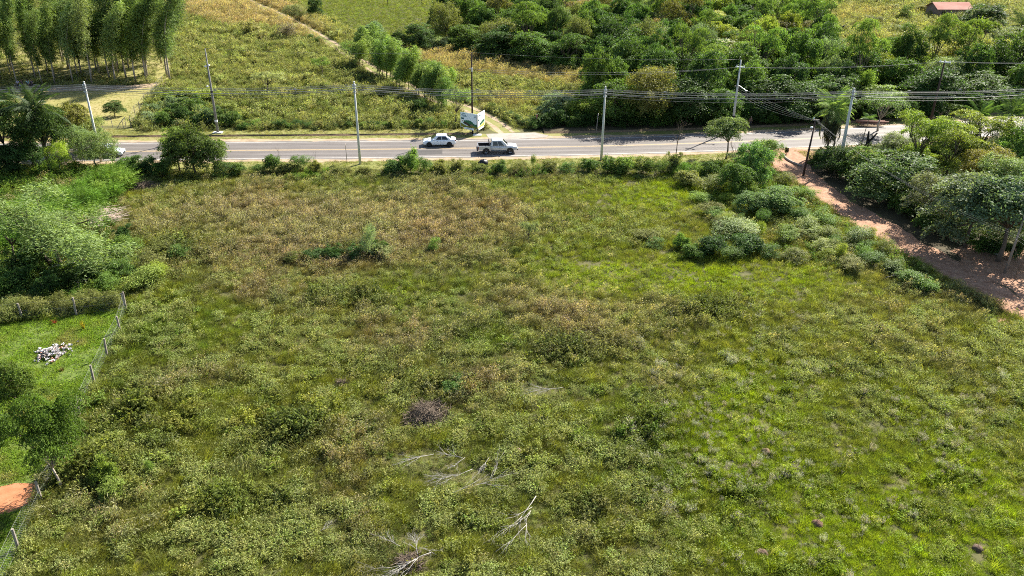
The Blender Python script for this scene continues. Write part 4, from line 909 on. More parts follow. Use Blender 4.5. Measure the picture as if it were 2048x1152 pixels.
# --- single trees and shrubs: upper left fields
for a in ((230, 233, 198, 50, 'dome', (0.06, 0.10, 0.03), 'small round tree alone on the roadside lawn'), (537, 187, 134, 66, 'sapling', (0.17, 0.20, 0.085), 'pale wispy tree above the power lines in the weedy field'),
          (645, 152, 110, 42, 'sapling', LG, 'small light green tree casting shade in the weedy field'), (508, 72, 38, 56, 'shrub', (0.15, 0.155, 0.06), 'rounded olive bush beside the brown meadow'), (575, 78, 42, 50, 'loose', (0.13, 0.115, 0.08), 'grey twiggy bush beside the farm track'),
          (590, 42, 6, 52, 'feather', (0.11, 0.13, 0.055), 'grey-green tree on the farm-track fence'), (632, 36, -8, 40, 'dome', DG, 'dark bushy tree on the farm-track fence'), (669, 52, 38, 14, 'shrub', MG, 'tiny bush in the green meadow'),
          (752, 96, 36, 72, 'dome', (0.10, 0.145, 0.075), 'grey-green tree at the foot of the green meadow'), (842, 104, 40, 84, 'dome', (0.055, 0.09, 0.03), 'dark round tree at the foot of the green meadow'), (800, 102, 58, 50, 'dome', DG, 'dark shrub-like tree between two round trees'), (880, 104, 70, 50, 'dome', GG, 'grey-green low tree beside the dark round tree'), (783, 104, 86, 30, 'shrub', YG, 'small yellow-green bush at the meadow foot'),
          (640, 88, 70, 40, 'loose', MG, 'green bush beside the farm track bend'), (566, 146, 138, 14, 'shrub', DG, 'tiny dark bush in the weedy field'), (490, 172, 160, 16, 'shrub', OL, 'tiny olive bush in the weedy field'),
          (840, 222, 198, 36, 'shrub', DG, 'dark low bush in the weedy field near the billboard'), (780, 212, 196, 40, 'loose', (0.09, 0.09, 0.03), 'brownish low bush in the weedy field'), (620, 82, 66, 30, 'loose', MG, 'low green bush beside the twiggy bush'), (693, 108, 80, 40, 'loose', LG, 'leafy bush where the farm track passes the young eucalyptus')):
    plant(a[4], 'field_tree' if a[4] in ('dome', 'sapling', 'feather') else 'field_shrub', a[6], 'tree' if a[4] in ('dome', 'sapling', 'feather') else 'shrub', *a[:4], a[5])
for i, (bx, by, hp, wp, c) in enumerate(((330, 252, 34, 50, MG), (300, 246, 22, 34, (0.15, 0.2, 0.11)), (362, 248, 40, 56, DG), (395, 226, 34, 60, MG), (352, 222, 30, 50, GG), (420, 250, 42, 60, (0.09, 0.13, 0.06)), (458, 254, 34, 50, MG), (330, 205, 22, 44, YG), (378, 202, 26, 56, (0.15, 0.19, 0.035)), (420, 205, 26, 56, YG), (455, 228, 26, 50, (0.13, 0.16, 0.05)), (310, 228, 26, 40, GG), (398, 254, 30, 50, DG), (490, 258, 16, 44, MG), (360, 258, 18, 40, DG))):
    plant('shrub', 'thicket_shrub', '%s %s shrub in the thicket beside the roadside lawn fence' % ('tall' if hp > 28 else 'low', cname(c)), 'shrub', bx, by, by - hp, wp, c, group='thicket beside the lawn fence')
for i in range(26):
    bx = 480 + i * 17.2 + random.uniform(-5, 5); by = 259 - 0.003 * (bx - 480) + random.uniform(-3, 0)
    plant('loose' if i % 3 else 'shrub', 'bank_shrub', 'low shrub along the top of the road bank', 'shrub', bx, by, by - random.uniform(10, 22), random.uniform(18, 30), random.choice((MG, OL, DG, LG)), group='shrubs on the road bank')
for i in range(12):
    bx = 985 + i * 7.5; by = 222 + i * 3.3
    plant('loose', 'track_shrub', 'low dark shrub along the edge of the billboard track', 'shrub', bx, by, by - random.uniform(12, 20), random.uniform(22, 30), random.choice((DG, OL, MG)), group='shrubs along the billboard track')
for (bx, by, hp, wp, c) in ((1665, 66, 22, 40, LG), (1720, 62, 14, 50, GG), (1790, 62, 14, 40, GG), (1845, 84, 22, 60, GG), (1900, 92, 24, 60, OL), (1810, 40, 36, 34, MG), (1930, 110, 24, 60, GG), (1745, 45, 14, 50, OL), (1780, 24, 18, 40, OL), (1690, 92, 16, 40, GG), (1960, 128, 24, 60, GG), (1870, 112, 22, 60, LG), (1812, 70, 30, 26, LG), (2020, 132, 30, 60, MG)):
    plant('loose', 'clearing_shrub', '%s %s shrub in the far clearing below the brick house' % ('tall' if hp > 22 else 'low', cname(c)), 'shrub', bx, by, by - hp, wp, c, group='shrubs in the far clearing')
for i in range(5):
    plant('sapling', 'clearing_tree', 'thin tree along the far lane above the clearing', 'tree', 1700 + 26 * i, 10 + 1.5 * i, -30, 30, (0.10, 0.13, 0.05), group='thin trees along the far lane')

# --- left group by the road
palm(70, 330, 205, 'tall dark palm at the roadside left of the concrete pole', None, 1.9, 18, 6, (0.05, 0.085, 0.028), 0.2)
palm(100, 344, 200, 'tall leaning palm next to the yellow-green windblown tree', None, 1.6, 18, 6, (0.055, 0.09, 0.03), 0.2)
palm(-12, 330, 205, 'dark palm at the left end of the road', None, 1.9, 16, 5, (0.05, 0.085, 0.028), 0.18)
for a in ((160, 305, 192, 84, 'dome', (0.10, 0.11, 0.032), 'olive-brown round tree left of the concrete pole'), (185, 300, 222, 80, 'feather', (0.14, 0.16, 0.05), 'pale olive airy tree right beside the concrete pole'), (165, 318, 244, 70, 'feather', GG, 'grey-green small tree below the olive round tree'),
          (122, 346, 272, 62, 'feather', (0.19, 0.24, 0.035), 'yellow-green windblown tree with thin trunk'), (195, 336, 258, 105, 'feather', (0.085, 0.13, 0.04), 'large leafy tree hiding the pale car'), (392, 348, 246, 122, 'dome', (0.055, 0.088, 0.024), 'large dark bushy tree in the roadside hedge'), (360, 342, 244, 74, 'dome', (0.14, 0.185, 0.04), 'light green top-heavy tree beside the dark hedge tree'), (430, 346, 272, 74, 'dome', (0.085, 0.12, 0.034), 'mid green bushy tree at the right of the dark hedge tree'),
          (22, 342, 198, 118, 'high', (0.038, 0.062, 0.018), 'tall dark round-headed tree at the left end of the road'), (104, 346, 202, 112, 'high', (0.042, 0.068, 0.02), 'tall dark round-headed tree above the windblown yellow-green tree'), (66, 338, 236, 90, 'dome', DG, 'dark tree filling the gap between two tall round-headed trees'), (40, 345, 285, 80, 'dome', DG, 'dark tree under the roadside palms'), (5, 350, 280, 70, 'dome', DG, 'dark low tree at the left edge under the palms')):
    plant(a[4], 'roadside_tree', a[6], 'tree', *a[:4], a[5])
plant('willow', 'windblown_tree', 'wispy pale green tree leaning right over the fenced yard', 'tree', 118, 535, 372, 255, (0.11, 0.15, 0.052), rz=0.0)
plant('sapling', 'forked_tree', 'dark forked tree with open crown at the left edge', 'tree', 36, 530, 405, 120, (0.10, 0.17, 0.03))
plant('fantree', 'fan_leaved_tree', 'low tree with flat green leaf layers over the yard fence', 'tree', 126, 980, 796, 170, (0.06, 0.105, 0.018), rz=0.0)
plant('dome', 'yard_tree', 'dense dark tree in the yard below the rubbish heap', 'tree', 42, 830, 712, 112, (0.075, 0.11, 0.022))
plant('shrub', 'yard_tree', 'dark bush at the left edge of the yard', 'shrub', -5, 885, 800, 80, (0.06, 0.10, 0.025))
for i in range(58):
    bx = random.uniform(5, 250); by = 350 + (250 - bx) * 0.42 + random.uniform(-10, 70) * (1 if bx < 210 else 0.5)
    plant('cane', 'cane_clump', 'bright green arching cane in the thicket left of the field', 'plant', bx, by, by - random.uniform(30, 52), random.uniform(52, 80), random.choice(((0.075, 0.135, 0.02), (0.10, 0.16, 0.03), (0.065, 0.12, 0.02))), group='bright cane thicket')
for (bx, by, hp, wp, c, ky) in ((225, 520, 34, 62, MG, 'shrub'), (262, 512, 44, 66, LG, 'loose'), (240, 560, 40, 70, MG, 'shrub'), (285, 575, 46, 76, (0.16, 0.21, 0.05), 'loose'), (215, 585, 40, 64, LG, 'loose'), (300, 540, 40, 64, OL, 'loose'), (330, 505, 30, 60, OL, 'loose'), (185, 560, 40, 64, DG, 'shrub'), (140, 575, 40, 70, DG, 'shrub'), (90, 590, 44, 70, DG, 'shrub'), (40, 580, 46, 80, DG, 'shrub'), (0, 590, 46, 80, MG, 'shrub'), (120, 618, 34, 56, OL, 'loose'), (70, 628, 34, 56, OL, 'loose'), (25, 632, 36, 60, (0.12, 0.14, 0.04), 'loose'), (175, 618, 36, 56, OL, 'loose'), (220, 612, 36, 56, OL, 'loose'), (360, 520, 30, 60, MG, 'loose'), (60, 545, 60, 90, DG, 'shrub'), (-10, 640, 36, 50, OL, 'loose'), (250, 485, 36, 40, DG, 'shrub'), (320, 560, 34, 60, YG, 'loose')):
    plant(ky, 'thicket_shrub', '%s %s %s shrub in the thicket behind the yard fence' % ('tall' if hp > 38 else 'low', 'dense' if ky == 'shrub' else 'loose', cname(c)), 'shrub', bx, by, by - hp, wp, c, group='thicket behind the yard fence')

# --- hedge of shrubs between field and road
hedge = [(258, 345, 34, 60, MG), (290, 350, 38, 60, DG), (325, 352, 36, 56, MG), (455, 352, 30, 56, DG), (478, 350, 26, 44, MG), (520, 346, 22, 46, MG), (548, 342, 34, 46, MG), (575, 346, 22, 40, OL), (603, 344, 36, 46, MG), (632, 344, 22, 38, OL), (790, 346, 30, 56, (0.055, 0.09, 0.025)), (822, 348, 50, 60, (0.085, 0.145, 0.03)), (850, 346, 32, 40, (0.06, 0.10, 0.025)), (880, 346, 24, 40, OL), (915, 344, 26, 40, OL), (1000, 348, 26, 44, MG), (960, 346, 20, 40, OL), (1066, 344, 38, 12, LG), (1040, 344, 22, 40, OL), (1100, 342, 22, 44, OL), (1135, 344, 22, 44, MG), (1180, 342, 26, 44, MG), (1215, 346, 34, 48, MG), (1250, 346, 34, 50, LG), (1285, 348, 34, 50, OL), (1310, 352, 34, 54, LG), (1345, 346, 46, 44, (0.10, 0.12, 0.05)), (1360, 350, 30, 50, BG), (1395, 350, 28, 50, (0.13, 0.2, 0.035)), (1420, 355, 34, 50, MG), (1380, 372, 30, 60, OL), (1430, 378, 30, 60, OL), (680, 346, 14, 40, OL), (730, 348, 14, 40, OL)]
for (bx, by, hp, wp, c) in hedge:
    plant(random.choice(('shrub', 'shrub', 'loose')), 'hedge_shrub', '%s %s shrub in the straggling hedge between field and road' % ('tall' if hp > 33 else ('low' if hp < 23 else 'waist-high'), cname(c)), 'shrub', bx, by, by - hp, wp, c, group='hedge between field and road')
for a in ((1452, 318, 232, 92, 'high', (0.10, 0.135, 0.048), 'slim-trunked tree in the hedge in front of the street-lamp pole'), (1500, 372, 278, 96, 'dome', (0.08, 0.14, 0.035), 'large green bush tree at the dirt road corner'), (1525, 345, 270, 80, 'feather', (0.11, 0.16, 0.045), 'bright feathery tree at the dirt road corner'), (1470, 390, 320, 90, 'dome', MG, 'dense bush tree behind the low dark hedge'), (1555, 425, 372, 110, 'dome', (0.10, 0.16, 0.055), 'rounded bush tree beside the dirt road'), (1505, 430, 380, 90, 'dome', (0.075, 0.12, 0.04), 'dark bush tree between hedge and dirt road'), (1470, 345, 300, 60, 'sapling', GG, 'thin grey-green tree in the hedge')):
    plant(a[4], 'hedge_tree', a[6], 'tree', *a[:4], a[5])
for (bx, by, hp, wp, c, ky) in ((1362, 500, 40, 46, LG, 'shrub'), (1385, 515, 34, 50, MG, 'shrub'), (1424, 510, 50, 74, DG, 'shrub'), (1460, 520, 34, 50, MG, 'loose'), (1492, 506, 46, 70, DG, 'shrub'), (1540, 512, 32, 54, MG, 'loose'), (1460, 470, 46, 70, GG, 'loose'), (1490, 475, 44, 64, (0.17, 0.22, 0.10), 'loose'), (1575, 485, 40, 70, LG, 'loose'), (1610, 470, 44, 70, (0.14, 0.19, 0.06), 'loose'), (1640, 450, 44, 60, LG, 'loose'), (1600, 440, 40, 60, MG, 'loose'), (1660, 480, 40, 70, OL, 'loose'), (1690, 500, 36, 60, OL, 'loose'), (1640, 505, 36, 60, PG, 'loose'), (1590, 520, 32, 60, OL, 'loose'), (1290, 480, 26, 60, OL, 'loose'), (1310, 492, 24, 50, MG, 'loose'), (1420, 430, 30, 60, OL, 'loose'), (1400, 405, 28, 50, LG, 'loose'), (1712, 492, 50, 56, (0.13, 0.16, 0.09), 'loose'), (1745, 530, 36, 60, MG, 'loose'), (1785, 545, 30, 70, (0.08, 0.11, 0.04), 'shrub'), (1825, 572, 34, 80, MG, 'shrub'), (1855, 582, 30, 60, (0.09, 0.15, 0.03), 'shrub'), (1700, 540, 30, 60, OL, 'loose'), (1605, 400, 36, 50, LG, 'loose'), (1570, 372, 40, 46, OL, 'loose')):
    plant(ky, 'corner_shrub', '%s %s %s shrub in the scrub between field and dirt road' % ('tall' if hp > 39 else 'low', 'dense' if ky == 'shrub' else 'loose', cname(c)), 'shrub', bx, by, by - hp * 0.78, wp * 1.0, c, group='scrub beside the dirt road')
for (bx, by, hp, wp, c, ky, lab) in ((742, 512, 70, 40, (0.15, 0.19, 0.10), 'loose', 'upright pale shrub standing alone in the middle of the field'), (715, 516, 26, 44, DG, 'shrub', 'dark low shrub left of the upright pale shrub'), (672, 520, 30, 50, DG, 'shrub', 'dark spreading shrub second left of the upright pale shrub'), (632, 522, 24, 46, DG, 'shrub', 'dark low shrub third left of the upright pale shrub'), (762, 510, 30, 34, MG, 'shrub', 'green shrub right at the foot of the upright pale shrub'), (580, 524, 22, 44, OL, 'loose', 'low olive shrub at the end of the dark shrub row'), (1057, 490, 56, 40, GG, 'sapling', 'spindly grey-green sapling in the middle of the field'),
          (905, 785, 26, 70, (0.06, 0.11, 0.025), 'shrub', 'dark green shrub behind the brush pile'), (870, 500, 28, 34, LG, 'loose', 'small light green shrub right of the upright pale shrub'), (215, 968, 50, 70, (0.105, 0.155, 0.03), 'shrub', 'bright green shrub right of the fan-leaved tree'), (225, 995, 34, 60, (0.10, 0.145, 0.03), 'shrub', 'bright green low shrub in front of the brighter shrub'), (305, 950, 34, 24, LG, 'loose', 'narrow light green shrub near the fan-leaved tree'), (770, 515, 26, 60, PG, 'loose', 'pale weedy shrub at the right end of the dark shrub row')):
    plant(ky, 'field_shrub', lab, 'shrub', bx, by, by - hp, wp, c)

for i in range(34):
    t_ = random.random(); bx = 1380 + 420 * t_ + random.uniform(-30, 30); by = 400 + 150 * t_ + random.uniform(-45, 35); hp = random.uniform(16, 34); c = random.choice((LG, OL, YG, PG, MG))
    if by < 0.62 * (bx - 1560) + 375: continue
    plant('loose', 'scrub_bush', '%s %s bush among the scrub between field and dirt road' % ('knee-high' if hp < 25 else 'chest-high', cname(c)), 'shrub', bx, by, by - hp, random.uniform(24, 46), c, group='small bushes in the scrub')
# --- right of the dirt road
for a in ((1668, 350, 290, 86, 'dome', DG, 'dark round bush tree at the mouth of the dirt road'), (1722, 372, 288, 110, 'dome', (0.085, 0.13, 0.035), 'dark bush tree with bright top beside the dirt road'), (1785, 402, 298, 165, 'dome', (0.065, 0.10, 0.04), 'grey-green rounded tree shading the dirt road'), (1735, 372, 290, 90, 'loose', (0.13, 0.16, 0.06), 'loose light shrub behind the rounded tree'),
          (1855, 446, 338, 130, 'feather', (0.11, 0.13, 0.07), 'grey twiggy tree between the rounded and the spreading tree'), (1930, 494, 340, 225, 'dome', (0.085, 0.115, 0.06), 'big spreading silver-green tree over the dirt road'), (1995, 522, 348, 220, 'high', (0.07, 0.10, 0.05), 'big spreading dark tree over the sandy clearing'), (2060, 500, 380, 170, 'high', (0.08, 0.125, 0.04), 'green spreading tree at the right edge'),
          (1830, 345, 245, 120, 'layer', (0.125, 0.17, 0.032), 'bright layered tree beside the road bend'), (1890, 360, 270, 120, 'layer', (0.13, 0.155, 0.028), 'yellow-green layered tree behind the spreading tree'), (1960, 370, 285, 120, 'feather', (0.14, 0.14, 0.028), 'golden feathery tree behind the spreading tree'), (2010, 395, 300, 130, 'feather', (0.13, 0.17, 0.06), 'mid green feathery tree at the right edge'), (1790, 318, 262, 90, 'feather', GG, 'grey-green low tree by the forked stump'), (1950, 320, 240, 130, 'layer', (0.12, 0.155, 0.028), 'yellow-green flat tree near the road bend'), (2030, 340, 240, 120, 'dome', LG, 'light green tree near the road bend at the right'), (1880, 305, 232, 90, 'dome', (0.15, 0.2, 0.04), 'bright green tree overhanging the road bend'), (1815, 300, 215, 80, 'sapling', (0.15, 0.2, 0.04), 'open bright tree overhanging the road right of the papaya'), (1755, 262, 190, 110, 'umbrella', (0.085, 0.13, 0.045), 'open tree with curved pale limbs across the road')):
    plant(a[4], 'lane_tree', a[6], 'tree', *a[:4], a[5])
for i in range(16):
    bx = 1640 + 26 * i; by = 330 + 0.6 * (bx - 1640) + random.uniform(-8, 0) - 0.0012 * max(0, bx - 1840) ** 2
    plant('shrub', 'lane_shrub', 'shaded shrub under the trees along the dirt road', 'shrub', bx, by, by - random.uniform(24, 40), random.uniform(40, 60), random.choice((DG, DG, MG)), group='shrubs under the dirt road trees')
palm(1652, 312, 200, 'skirted palm with hanging dead leaves beside the big concrete pole', None, 1.35, 26, 34, (0.20, 0.29, 0.085), 0.14)
palm(1664, 314, 214, 'smaller skirted palm leaning against its taller neighbour', None, 1.05, 18, 26, (0.17, 0.25, 0.07), 0.13)
palm(2000, 300, 214, 'green palm at the right edge near the road bend', None, 1.6, 16, 6, (0.10, 0.16, 0.045))
palm(1945, 300, 222, 'green palm behind the golden feathery tree', None, 1.4, 16, 6, (0.10, 0.17, 0.045))
# papaya: single thin stem, parasol of leaves
p = P(1716, 318); t = thing('papaya_tree', 'thin-stemmed papaya with a parasol of leaves beside the road', 'tree', p); h = z_at(p, 238)
MB().tube([(0, 0, -0.1), (0.1, 0, h * 0.5), (0.35, 0, h)], [0.06, 0.05, 0.035], 6).build('trunk', M['bark'], t, True)
for i in range(11):
    o = link('leaf', FR[i % 3], t); o.location = (0.35, 0, h); o.rotation_euler = (0, random.uniform(-0.9, 0.1), 2.399 * i); o.scale = (0.5, 0.9, 0.5); o.color = (0.12, 0.2, 0.05, 1)

# ------------------------------------------------------------------ power lines
def pole_root(name, label, px, py, z, group):
    p = P(px, py, z); return thing(name, label, 'utility pole', (p.x, p.y, 0), 0, group), z
def insulator(parent, loc, mat='porcelain', s=1.0):
    return MB().lathe([(0.0, 0), (0.05 * s, 0), (0.075 * s, 0.05 * s), (0.045 * s, 0.08 * s), (0.07 * s, 0.13 * s), (0.03 * s, 0.2 * s), (0, 0.21 * s)], loc, 8).build('insulator', M[mat], parent, True)
NEAR = []
for (px, py, z, lab) in ((168, 165, 10.0, 'pale concrete pole with insulators rising behind the leafy tree'), (708, 165, 10.3, 'slim concrete pole beside the thin road sign'), (1211, 175, 9.4, 'slim concrete pole standing across from the driveway apron'), (1708, 178, 9.7, 'thick concrete pole with cable bundle beside the skirted palm')):
    t, h = pole_root('utility_pole', lab, px, py, z, 'concrete poles along the field side of the road'); r_ = 0.21 if px > 1600 else 0.155
    MB().tube([(0, 0, -0.2), (0, 0, h * 0.5), (0, 0, h)], [r_ * 1.15, r_ * 0.9, r_ * 0.62], 12).build('shaft', M['concrete'], t, True)
    MB().tube([(0, 0, h - 0.05), (0, 0, h + 0.12)], [r_ * 0.75, r_ * 0.6], 12).build('cap', M['concrete'], t, True)
    for k, dz in enumerate((0.35, 0.75, 1.15)):
        MB().tube([(-0.22, -r_ * 0.6, h - dz), (0.22, -r_ * 0.6, h - dz)], 0.03, 6).build('bracket', M['steel'], t)
        insulator(t, (-0.16, -r_ * 0.6 - 0.05, h - dz), s=0.9); insulator(t, (0.16, -r_ * 0.6 - 0.05, h - dz), s=0.9)
    for dz in (0.55, 1.3): MB().lathe([(r_ * 0.8, -0.03), (r_ * 0.88, -0.03), (r_ * 0.88, 0.03), (r_ * 0.8, 0.03)], (0, 0, h - dz), 12).build('band', M['steel'], t)
    NEAR.append((Vector(t.location), h))
d0 = NEAR[0][0] - NEAR[1][0]; d1 = NEAR[3][0] - NEAR[2][0]
for (base, lab) in ((NEAR[0][0] + d0 * 1.0, 'concrete pole past the left end of the road'), (NEAR[3][0] + Vector((d1.x, 4.5, 0)) * 1.1, 'concrete pole past the road bend')):
    t = thing('utility_pole', lab, 'utility pole', base, 0, 'concrete poles along the field side of the road')
    MB().tube([(0, 0, -0.2), (0, 0, 10)], [0.18, 0.1], 10).build('shaft', M['concrete'], t, True); insulator(t, (0.1, -0.12, 9.6))
    NEAR.insert(0, (base, 10.0)) if 'left' in lab else NEAR.append((base, 10.0))

def wire(name, label, cat, pts, sag, r_, mat, group=None, n=14):
    b = MB(); line = []
    for a, c in zip(pts[:-1], pts[1:]):
        for k in range(n):
            s_ = k / n; q_ = Vector(a).lerp(Vector(c), s_); q_.z -= sag * 4 * s_ * (1 - s_) * ((Vector(c) - Vector(a)).length / 33.0) ** 2; line.append(q_)
    line.append(Vector(pts[-1])); b.tube(line, r_, 5)
    return tag(b.build(name, M[mat], None, True), label, cat, group)
for k, (dz, dy, sg, r_, mt) in enumerate(((0.20, -0.14, 0.50, 0.016, 'palewire'), (0.35, 0.12, 0.52, 0.016, 'wire'), (0.42, -0.2, 0.56, 0.028, 'palewire'), (0.55, 0.15, 0.54, 0.014, 'wire'), (0.68, -0.2, 0.62, 0.03, 'palewire'), (0.75, -0.18, 0.58, 0.014, 'palewire'), (0.86, -0.2, 0.64, 0.03, 'wire'), (1.15, -0.16, 0.70, 0.014, 'wire'))):
    wire('power_cable', 'dark cable strung between the concrete poles on the field side' if mt == 'wire' else 'pale bare cable strung between the concrete poles on the field side', 'cable', [(b_.x, b_.y + dy, h - dz) for b_, h in NEAR], sg, r_, mt, 'cables on the field-side poles')
# small loops and clamps where drop cables hang in the bundle
for i, (px, py) in enumerate(((430, 182), (590, 180), (835, 182), (955, 181), (1060, 184), (1110, 183), (1330, 186), (1455, 186), (1550, 187), (1818, 184), (1920, 181))):
    p = P(px, py, 8.75); b = MB()
    b.tube([(p.x - 0.25, p.y, p.z + 0.15), (p.x - 0.1, p.y, p.z - 0.12), (p.x + 0.15, p.y, p.z - 0.1), (p.x + 0.25, p.y, p.z + 0.15)], 0.02, 5); b.box((p.x, p.y, p.z + 0.14), (0.3, 0.08, 0.12))
    tag(b.build('cable_clamp', M['wire']), 'small splice clamp hanging in the cable bundle', 'clamp', 'splice clamps on the cables')

# far-side poles
FARP = []
t, h = pole_root('utility_pole', 'dark grey tall pole with two white fittings on a concrete footing', 410, 97, 11.8, None)
MB().tube([(0, 0, -0.2), (0, 0, h * 0.5), (0, 0, h)], [0.19, 0.15, 0.07], 10).build('shaft', simple('aged_grey_pole', (0.17, 0.165, 0.16), 0.85, noise=0.25, nscale=4), t, True)
MB().box((0, 0, 0.15), (1.3, 0.8, 0.35)).build('footing', M['concrete'], t, bevel=0.03)
MB().lathe([(0.19, -0.14), (0.215, -0.14), (0.215, 0.14), (0.19, 0.14)], (0, 0, 1.9), 12).build('band', M['porcelain'], t)
MB().lathe([(0.17, -0.12), (0.19, -0.12), (0.19, 0.12), (0.17, 0.12)], (0, 0, 6.0), 12).build('band', M['black'], t)
for (dz, dx) in ((2.3, -0.28), (2.15, 0.2), (5.0, -0.45)):
    MB().tube([(0, 0, h - dz), (dx, -0.05, h - dz - 0.05)], 0.025, 5).build('bracket', M['steel'], t)
    MB().lathe([(0, 0.12), (0.10, 0.10), (0.17, 0.0), (0.12, -0.07), (0, -0.09)], (dx, -0.08, h - dz - 0.08), 10).build('light_fitting', M['porcelain'], t, True)
FARP.append((Vector(t.location), h))
t, h = pole_root('utility_pole', 'dark wooden pole standing behind the billboard', 943, 105, 11.3, None)
MB().tube([(0, 0, -0.2), (0, 0, h * 0.5), (0, 0, h)], [0.15, 0.12, 0.08], 10).build('shaft', M['darkwood'], t, True)
MB().box((0.05, -0.1, h - 2.3), (0.16, 0.1, 0.55)).build('fuse_box', M['porcelain'], t, bevel=0.02); MB().tube([(-0.35, -0.12, h - 2.1), (0.0, -0.12, h - 2.2)], 0.03, 6).build('bracket', M['porcelain'], t)
FARP.append((Vector(t.location), h))
t, h = pole_root('utility_pole', 'concrete pole with crossarm, street lamp and blue-white poster', 1482, 120, 10.2, None)
MB().tube([(0, 0, -0.2), (0, 0, h * 0.5), (0, 0, h)], [0.21, 0.16, 0.09], 12).build('shaft', M['concrete'], t, True)
ca = MB().box((0, -0.12, h - 0.95), (1.3, 0.12, 0.14), rz=-0.5).build('crossarm', M['porcelain'], t)
for dx in (-0.5, 0.5): insulator(ca, (dx * math.cos(-0.5), dx * math.sin(-0.5) - 0.12, h - 0.88))
MB().box((0, -0.12, h - 3.6), (0.9, 0.1, 0.1), rz=0.1).build('lower_arm', M['wood'], t)
arm = MB().tube([(0.05, -0.1, h - 3.5), (0.5, -0.6, h - 3.7), (0.9, -1.0, h - 4.0)], 0.035, 6).build('lamp_arm', M['steel'], t)
MB().lathe([(0, 0.1), (0.14, 0.07), (0.21, 0), (0.15, -0.06), (0, -0.08)], (1.0, -1.1, h - 4.05), 12).build('lamp_head', M['porcelain'], arm, True)
MB().lathe([(0.205, -0.5), (0.225, -0.5), (0.225, 0.5), (0.205, 0.5)], (0, 0, 1.2), 12).build('poster', simple('blue_white_poster', (0.35, 0.45, 0.75), 0.6, noise=0.7, nscale=4), t)
MB().lathe([(0.20, -0.12), (0.222, -0.12), (0.222, 0.12), (0.20, 0.12)], (0, 0, 2.2), 12).build('band', M['black'], t)
FARP.append((Vector(t.location), h)); LAMP_POLE = t
t, h = pole_root('utility_pole', 'pole top with white crossarm above the roadside trees', 1890, 121, 10.2, None)
MB().tube([(0, 0, -0.2), (0, 0, h)], [0.19, 0.1], 10).build('shaft', M['darkwood'], t, True)
ca = MB().box((0, -0.12, h - 0.2), (1.5, 0.13, 0.14), rz=-0.55).build('crossarm', M['porcelain'], t)
for dx in (-0.6, 0, 0.6): insulator(ca, (dx * math.cos(-0.55), dx * math.sin(-0.55) - 0.12, h - 0.13))
FARP.append((Vector(t.location), h))
t = thing('utility_pole', 'wooden pole past the far end of the road', 'utility pole', FARP[-1][0] + Vector((30, 4, 0)))
MB().tube([(0, 0, -0.2), (0, 0, 10.2)], [0.19, 0.1], 10).build('shaft', M['darkwood'], t, True); insulator(t, (0, 0, 10.2)); FARP.append((Vector(t.location), 10.2))
for dz, dy, sg in ((2.15, -0.4, 0.5), (2.55, 0.35, 0.6)):
    wire('overhead_wire', 'thin bare wire strung along the far-side poles', 'wire', [(b_.x, b_.y + dy, (h - dz) if i == 0 else (h - (0.9 if i == 1 else 0.05) - 0.4 * (dz - 2.15))) for i, (b_, h) in enumerate(FARP[1:])], sg, 0.014, 'palewire', 'far-side wires')
wire('overhead_wire', 'topmost thin wire between the dark poles of the far side', 'wire', [(b_.x, b_.y, h) for b_, h in FARP[:2]] + [(FARP[2][0].x, FARP[2][0].y, FARP[2][1] + 0.1)], 0.3, 0.01, 'wire')
# leaning wooden pole by the palm, drop cables from the street-lamp pole to it
tp, bp = P(1632, 238, 6.4), P(1606, 352); t = thing('leaning_pole', 'dark leaning wooden pole between skirted palm and dirt road', 'utility pole', bp)
dv = Vector((tp.x, tp.y, 6.4)) - bp; MB().tube([Vector((0, 0, -0.2)), dv * 0.5, dv], [0.14, 0.12, 0.09], 9).build('shaft', M['darkwood'], t, True)
MB().box((dv.x, dv.y - 0.1, dv.z - 0.1), (0.9, 0.1, 0.12), rz=0.25).build('crossarm', M['wood'], t); insulator(t, (dv.x - 0.3, dv.y - 0.1, dv.z), s=1.2)
MB().lathe([(0, 0.12), (0.13, 0.1), (0.22, 0), (0.14, -0.08), (0, -0.1)], (dv.x - 0.45, dv.y - 0.3, dv.z - 1.0), 10).build('lamp_head', M['porcelain'], t, True)
A_ = FARP[2][0]; E_ = bp + dv
for k in range(5):
    wire('drop_cable', 'pale drop cable running from the street-lamp pole to the leaning pole', 'cable', [(A_.x + 0.1 * k - 0.1, A_.y - 0.15, 10.2 - 3.6 - 0.3 * k), (E_.x + 0.25 * k - 0.5, E_.y - 0.1, E_.z - 0.05 * k)], 0.5 + 0.5 * k, 0.009, 'palewire', 'drop cables to the leaning pole')
for k in range(3):
    G_ = NEAR[4][0]; wire('stay_wire', 'pale stay wire slanting from the leaning pole past the palm', 'wire', [(E_.x + 0.1, E_.y, E_.z - 0.1 * k), (G_.x - 0.05 * k, G_.y - 0.2, 2.0 - 0.35 * k)], 0.05, 0.008, 'palewire', 'stay wires at the palm')
    wire('lane_wire', 'thin wire running from the leaning pole over the dirt road trees', 'wire', [(E_.x, E_.y, E_.z - 0.1 * k), tuple(P(2020 + 12 * k, 470, 6.0)), tuple(P(2300, 640, 6.0))], 0.9, 0.006, 'wire', 'wires over the dirt road trees')
t = thing('utility_pole', 'grey wooden pole at the right edge beside the sandy clearing', 'utility pole', P(2010, 545)); dv = P(2050, 430, 6.2) - P(2010, 545)
MB().tube([Vector((0, 0, -0.2)), dv * 0.5, dv], [0.13, 0.11, 0.08], 8).build('shaft', M['wood'], t, True); insulator(t, tuple(dv), s=1.2)
